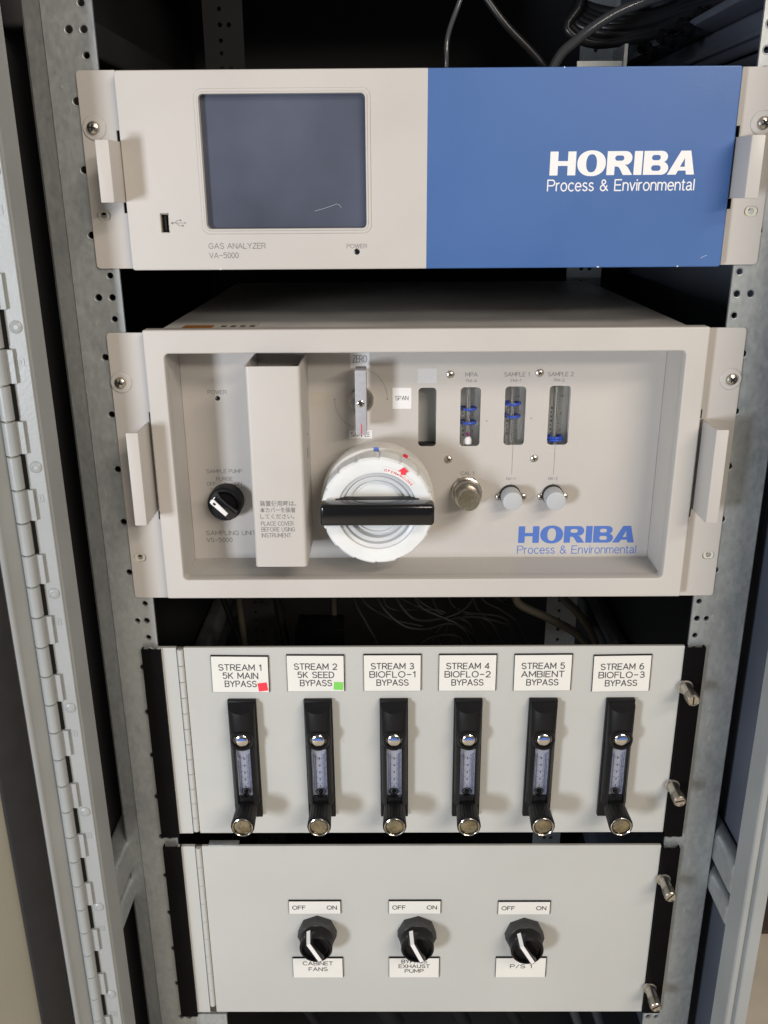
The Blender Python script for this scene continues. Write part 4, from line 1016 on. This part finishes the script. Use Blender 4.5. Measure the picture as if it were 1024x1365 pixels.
for i in range(7):
    random.seed(20 + i)
    z_ = 228 + i * 4.2
    hose([(150 + i * 2, 262 + i * 5, z_ + 30), (140 + i * 3, 258 + i * 4, z_ + 12), (165 + i * 4, 255, z_ - 2 + random.uniform(-2, 2)), (205 + i * 4, 250, z_ + 2 + random.uniform(-3, 3)), (250, 250, z_ + 14), (300, 250, z_ + 26)],
         4.6, 'hose_b', ['lowest black hose of the coiled bundle at the top right', 'second lowest black hose of the coiled bundle at the top right', 'third black hose from below in the coiled bundle', 'middle black hose of the coiled bundle at the top right', 'third black hose from the top in the coiled bundle', 'second highest black hose of the coiled bundle', 'highest black hose of the coiled bundle at the top right'][i], group='black hoses bundled at the top right')
fit = MB()
fitg = thing('hose_fitting_block', 'row of black hose fittings among the hoses at the top right', 'hose fittings', (230, 240, 225))
for i in range(4):
    f_ = MB().lathe([(6, 0), (6, 7), (4, 8), (4, 12), (5.5, 13), (5.5, 17), (3, 18)], (0, 0, 0), (0.5, -.6, -.4), 12).mesh('fi')
    obj('fitting', f_, M['blkgloss'], fitg, (205 + i * 16, 235, 222 + i * 9))
# behind the gap under the sampling unit
gcab = 'thin black cables hanging in the gap under the sampling unit'
for i, pts in enumerate(([(-73, 300, -340), (-70, 300, -368), (-55, 300, -400), (-44, 300, -425), (-38, 300, -470)],
                         [(-45, 305, -340), (-40, 305, -372), (-14, 300, -398), (14, 300, -404), (44, 300, -397), (70, 300, -410), (84, 300, -450)],
                         [(-22, 310, -340), (-20, 310, -368), (0, 305, -392), (28, 300, -391), (60, 302, -380), (82, 305, -350)],
                         [(-8, 298, -340), (8, 298, -372), (30, 296, -384), (56, 296, -398), (74, 296, -425), (80, 296, -470)],
                         [(20, 312, -470), (24, 312, -428), (38, 308, -400), (62, 304, -390), (90, 300, -392), (110, 300, -420)],
                         [(-10, 290, -470), (4, 290, -424), (28, 290, -408), (58, 290, -412), (66, 290, -450)])):
    hose(pts, 1.8, 'hose_w', ['thin black cable farthest left in the gap under the sampling unit', 'thin black cable looping low across the middle of the gap', 'thin black cable looping high across the middle of the gap', 'thin black cable bending down beside the black bundle', 'thin black cable rising from below and turning right in the gap', 'short black cable arching low in the middle of the gap'][i], 'cable', 'cable', gcab)
for i in range(9):
    random.seed(70 + i); x_ = -60 + i * 21
    hose([(x_ + random.uniform(-20, 20), 330 + i * 3, -335), (x_ + random.uniform(-8, 8), 325, -372), (x_ + random.uniform(15, 50), 322, random.uniform(-402, -388)), (x_ + random.uniform(40, 90), 320, random.uniform(-425, -395)), (x_ + random.uniform(40, 110), 325, -480)],
         1.4, 'hose_w', 'thin grey wire in the tangle seen through the gap under the sampling unit', 'wire', 'wire', 'tangled wires under the sampling unit')
hose([(120, 290, -345), (126, 290, -366), (160, 285, -382), (196, 280, -402), (214, 280, -432), (218, 280, -480)], 5.0, 'hose_t', 'thick tan hose crossing in front of the rear rail under the sampling unit')
hose([(160, 320, -345), (184, 320, -372), (206, 320, -396), (226, 315, -430), (232, 315, -480)], 5.0, 'hose_t', 'tan hose behind the first one beside the rear rail')
hose([(-300 + 42, 380, -300), (-250, 380, -380), (-225, 380, -470)], 4, 'hose_b', 'dark tube slanting at the left of the gap under the sampling unit')
hose([(-222, 350, -300), (-220, 350, -380), (-214, 350, -480)], 4.5, 'hose_d', 'brownish upright tube at the left of the gap')
hose([(-185, 350, -300), (-172, 350, -380), (-158, 350, -480)], 5, 'hose_b', 'dark upright tube slanting right in the left half of the gap')
hose([(-99, 330, -300), (-98, 330, -400), (-96, 330, -500)], 4, 'hose_d', 'tan upright tube beside the black box in the gap')
bx = thing('junction_box', 'black junction box sitting in the dark gap under the sampling unit', 'box', (-113, 300, -470))
obj('box_body', MB().box(-142, -85, 290, 330, -470, -398, 2).mesh('jb'), M['blkplastic'], bx)
obj('box_lid', MB().box(-143, -84, 287.5, 290, -470, -397, .8).mesh('jl'), M['blkpaint'], bx)
# under the lowest panel
for i, (x, r) in enumerate(((-150, 5), (-60, 12), (20, 9), (80, 7), (150, 5), (175, 5))):
    hose([(x, 60, -690), (x + 10, 70, -720), (x + 35, 90, -800)], r, 'hose_b' if i < 4 else 'hose_c',
         ['dark hose under the left of the switch panel', 'thick dark hose under the middle of the switch panel', 'dark hose right of the thick one under the switch panel', 'dark hose under the third switch', 'clear hose under the right of the switch panel', 'rightmost clear hose under the switch panel'][i])
obj('lower_rail', MB().box(-226, -195, -1, 3, -700, -682).mesh('lr'), M['galv'], cab)
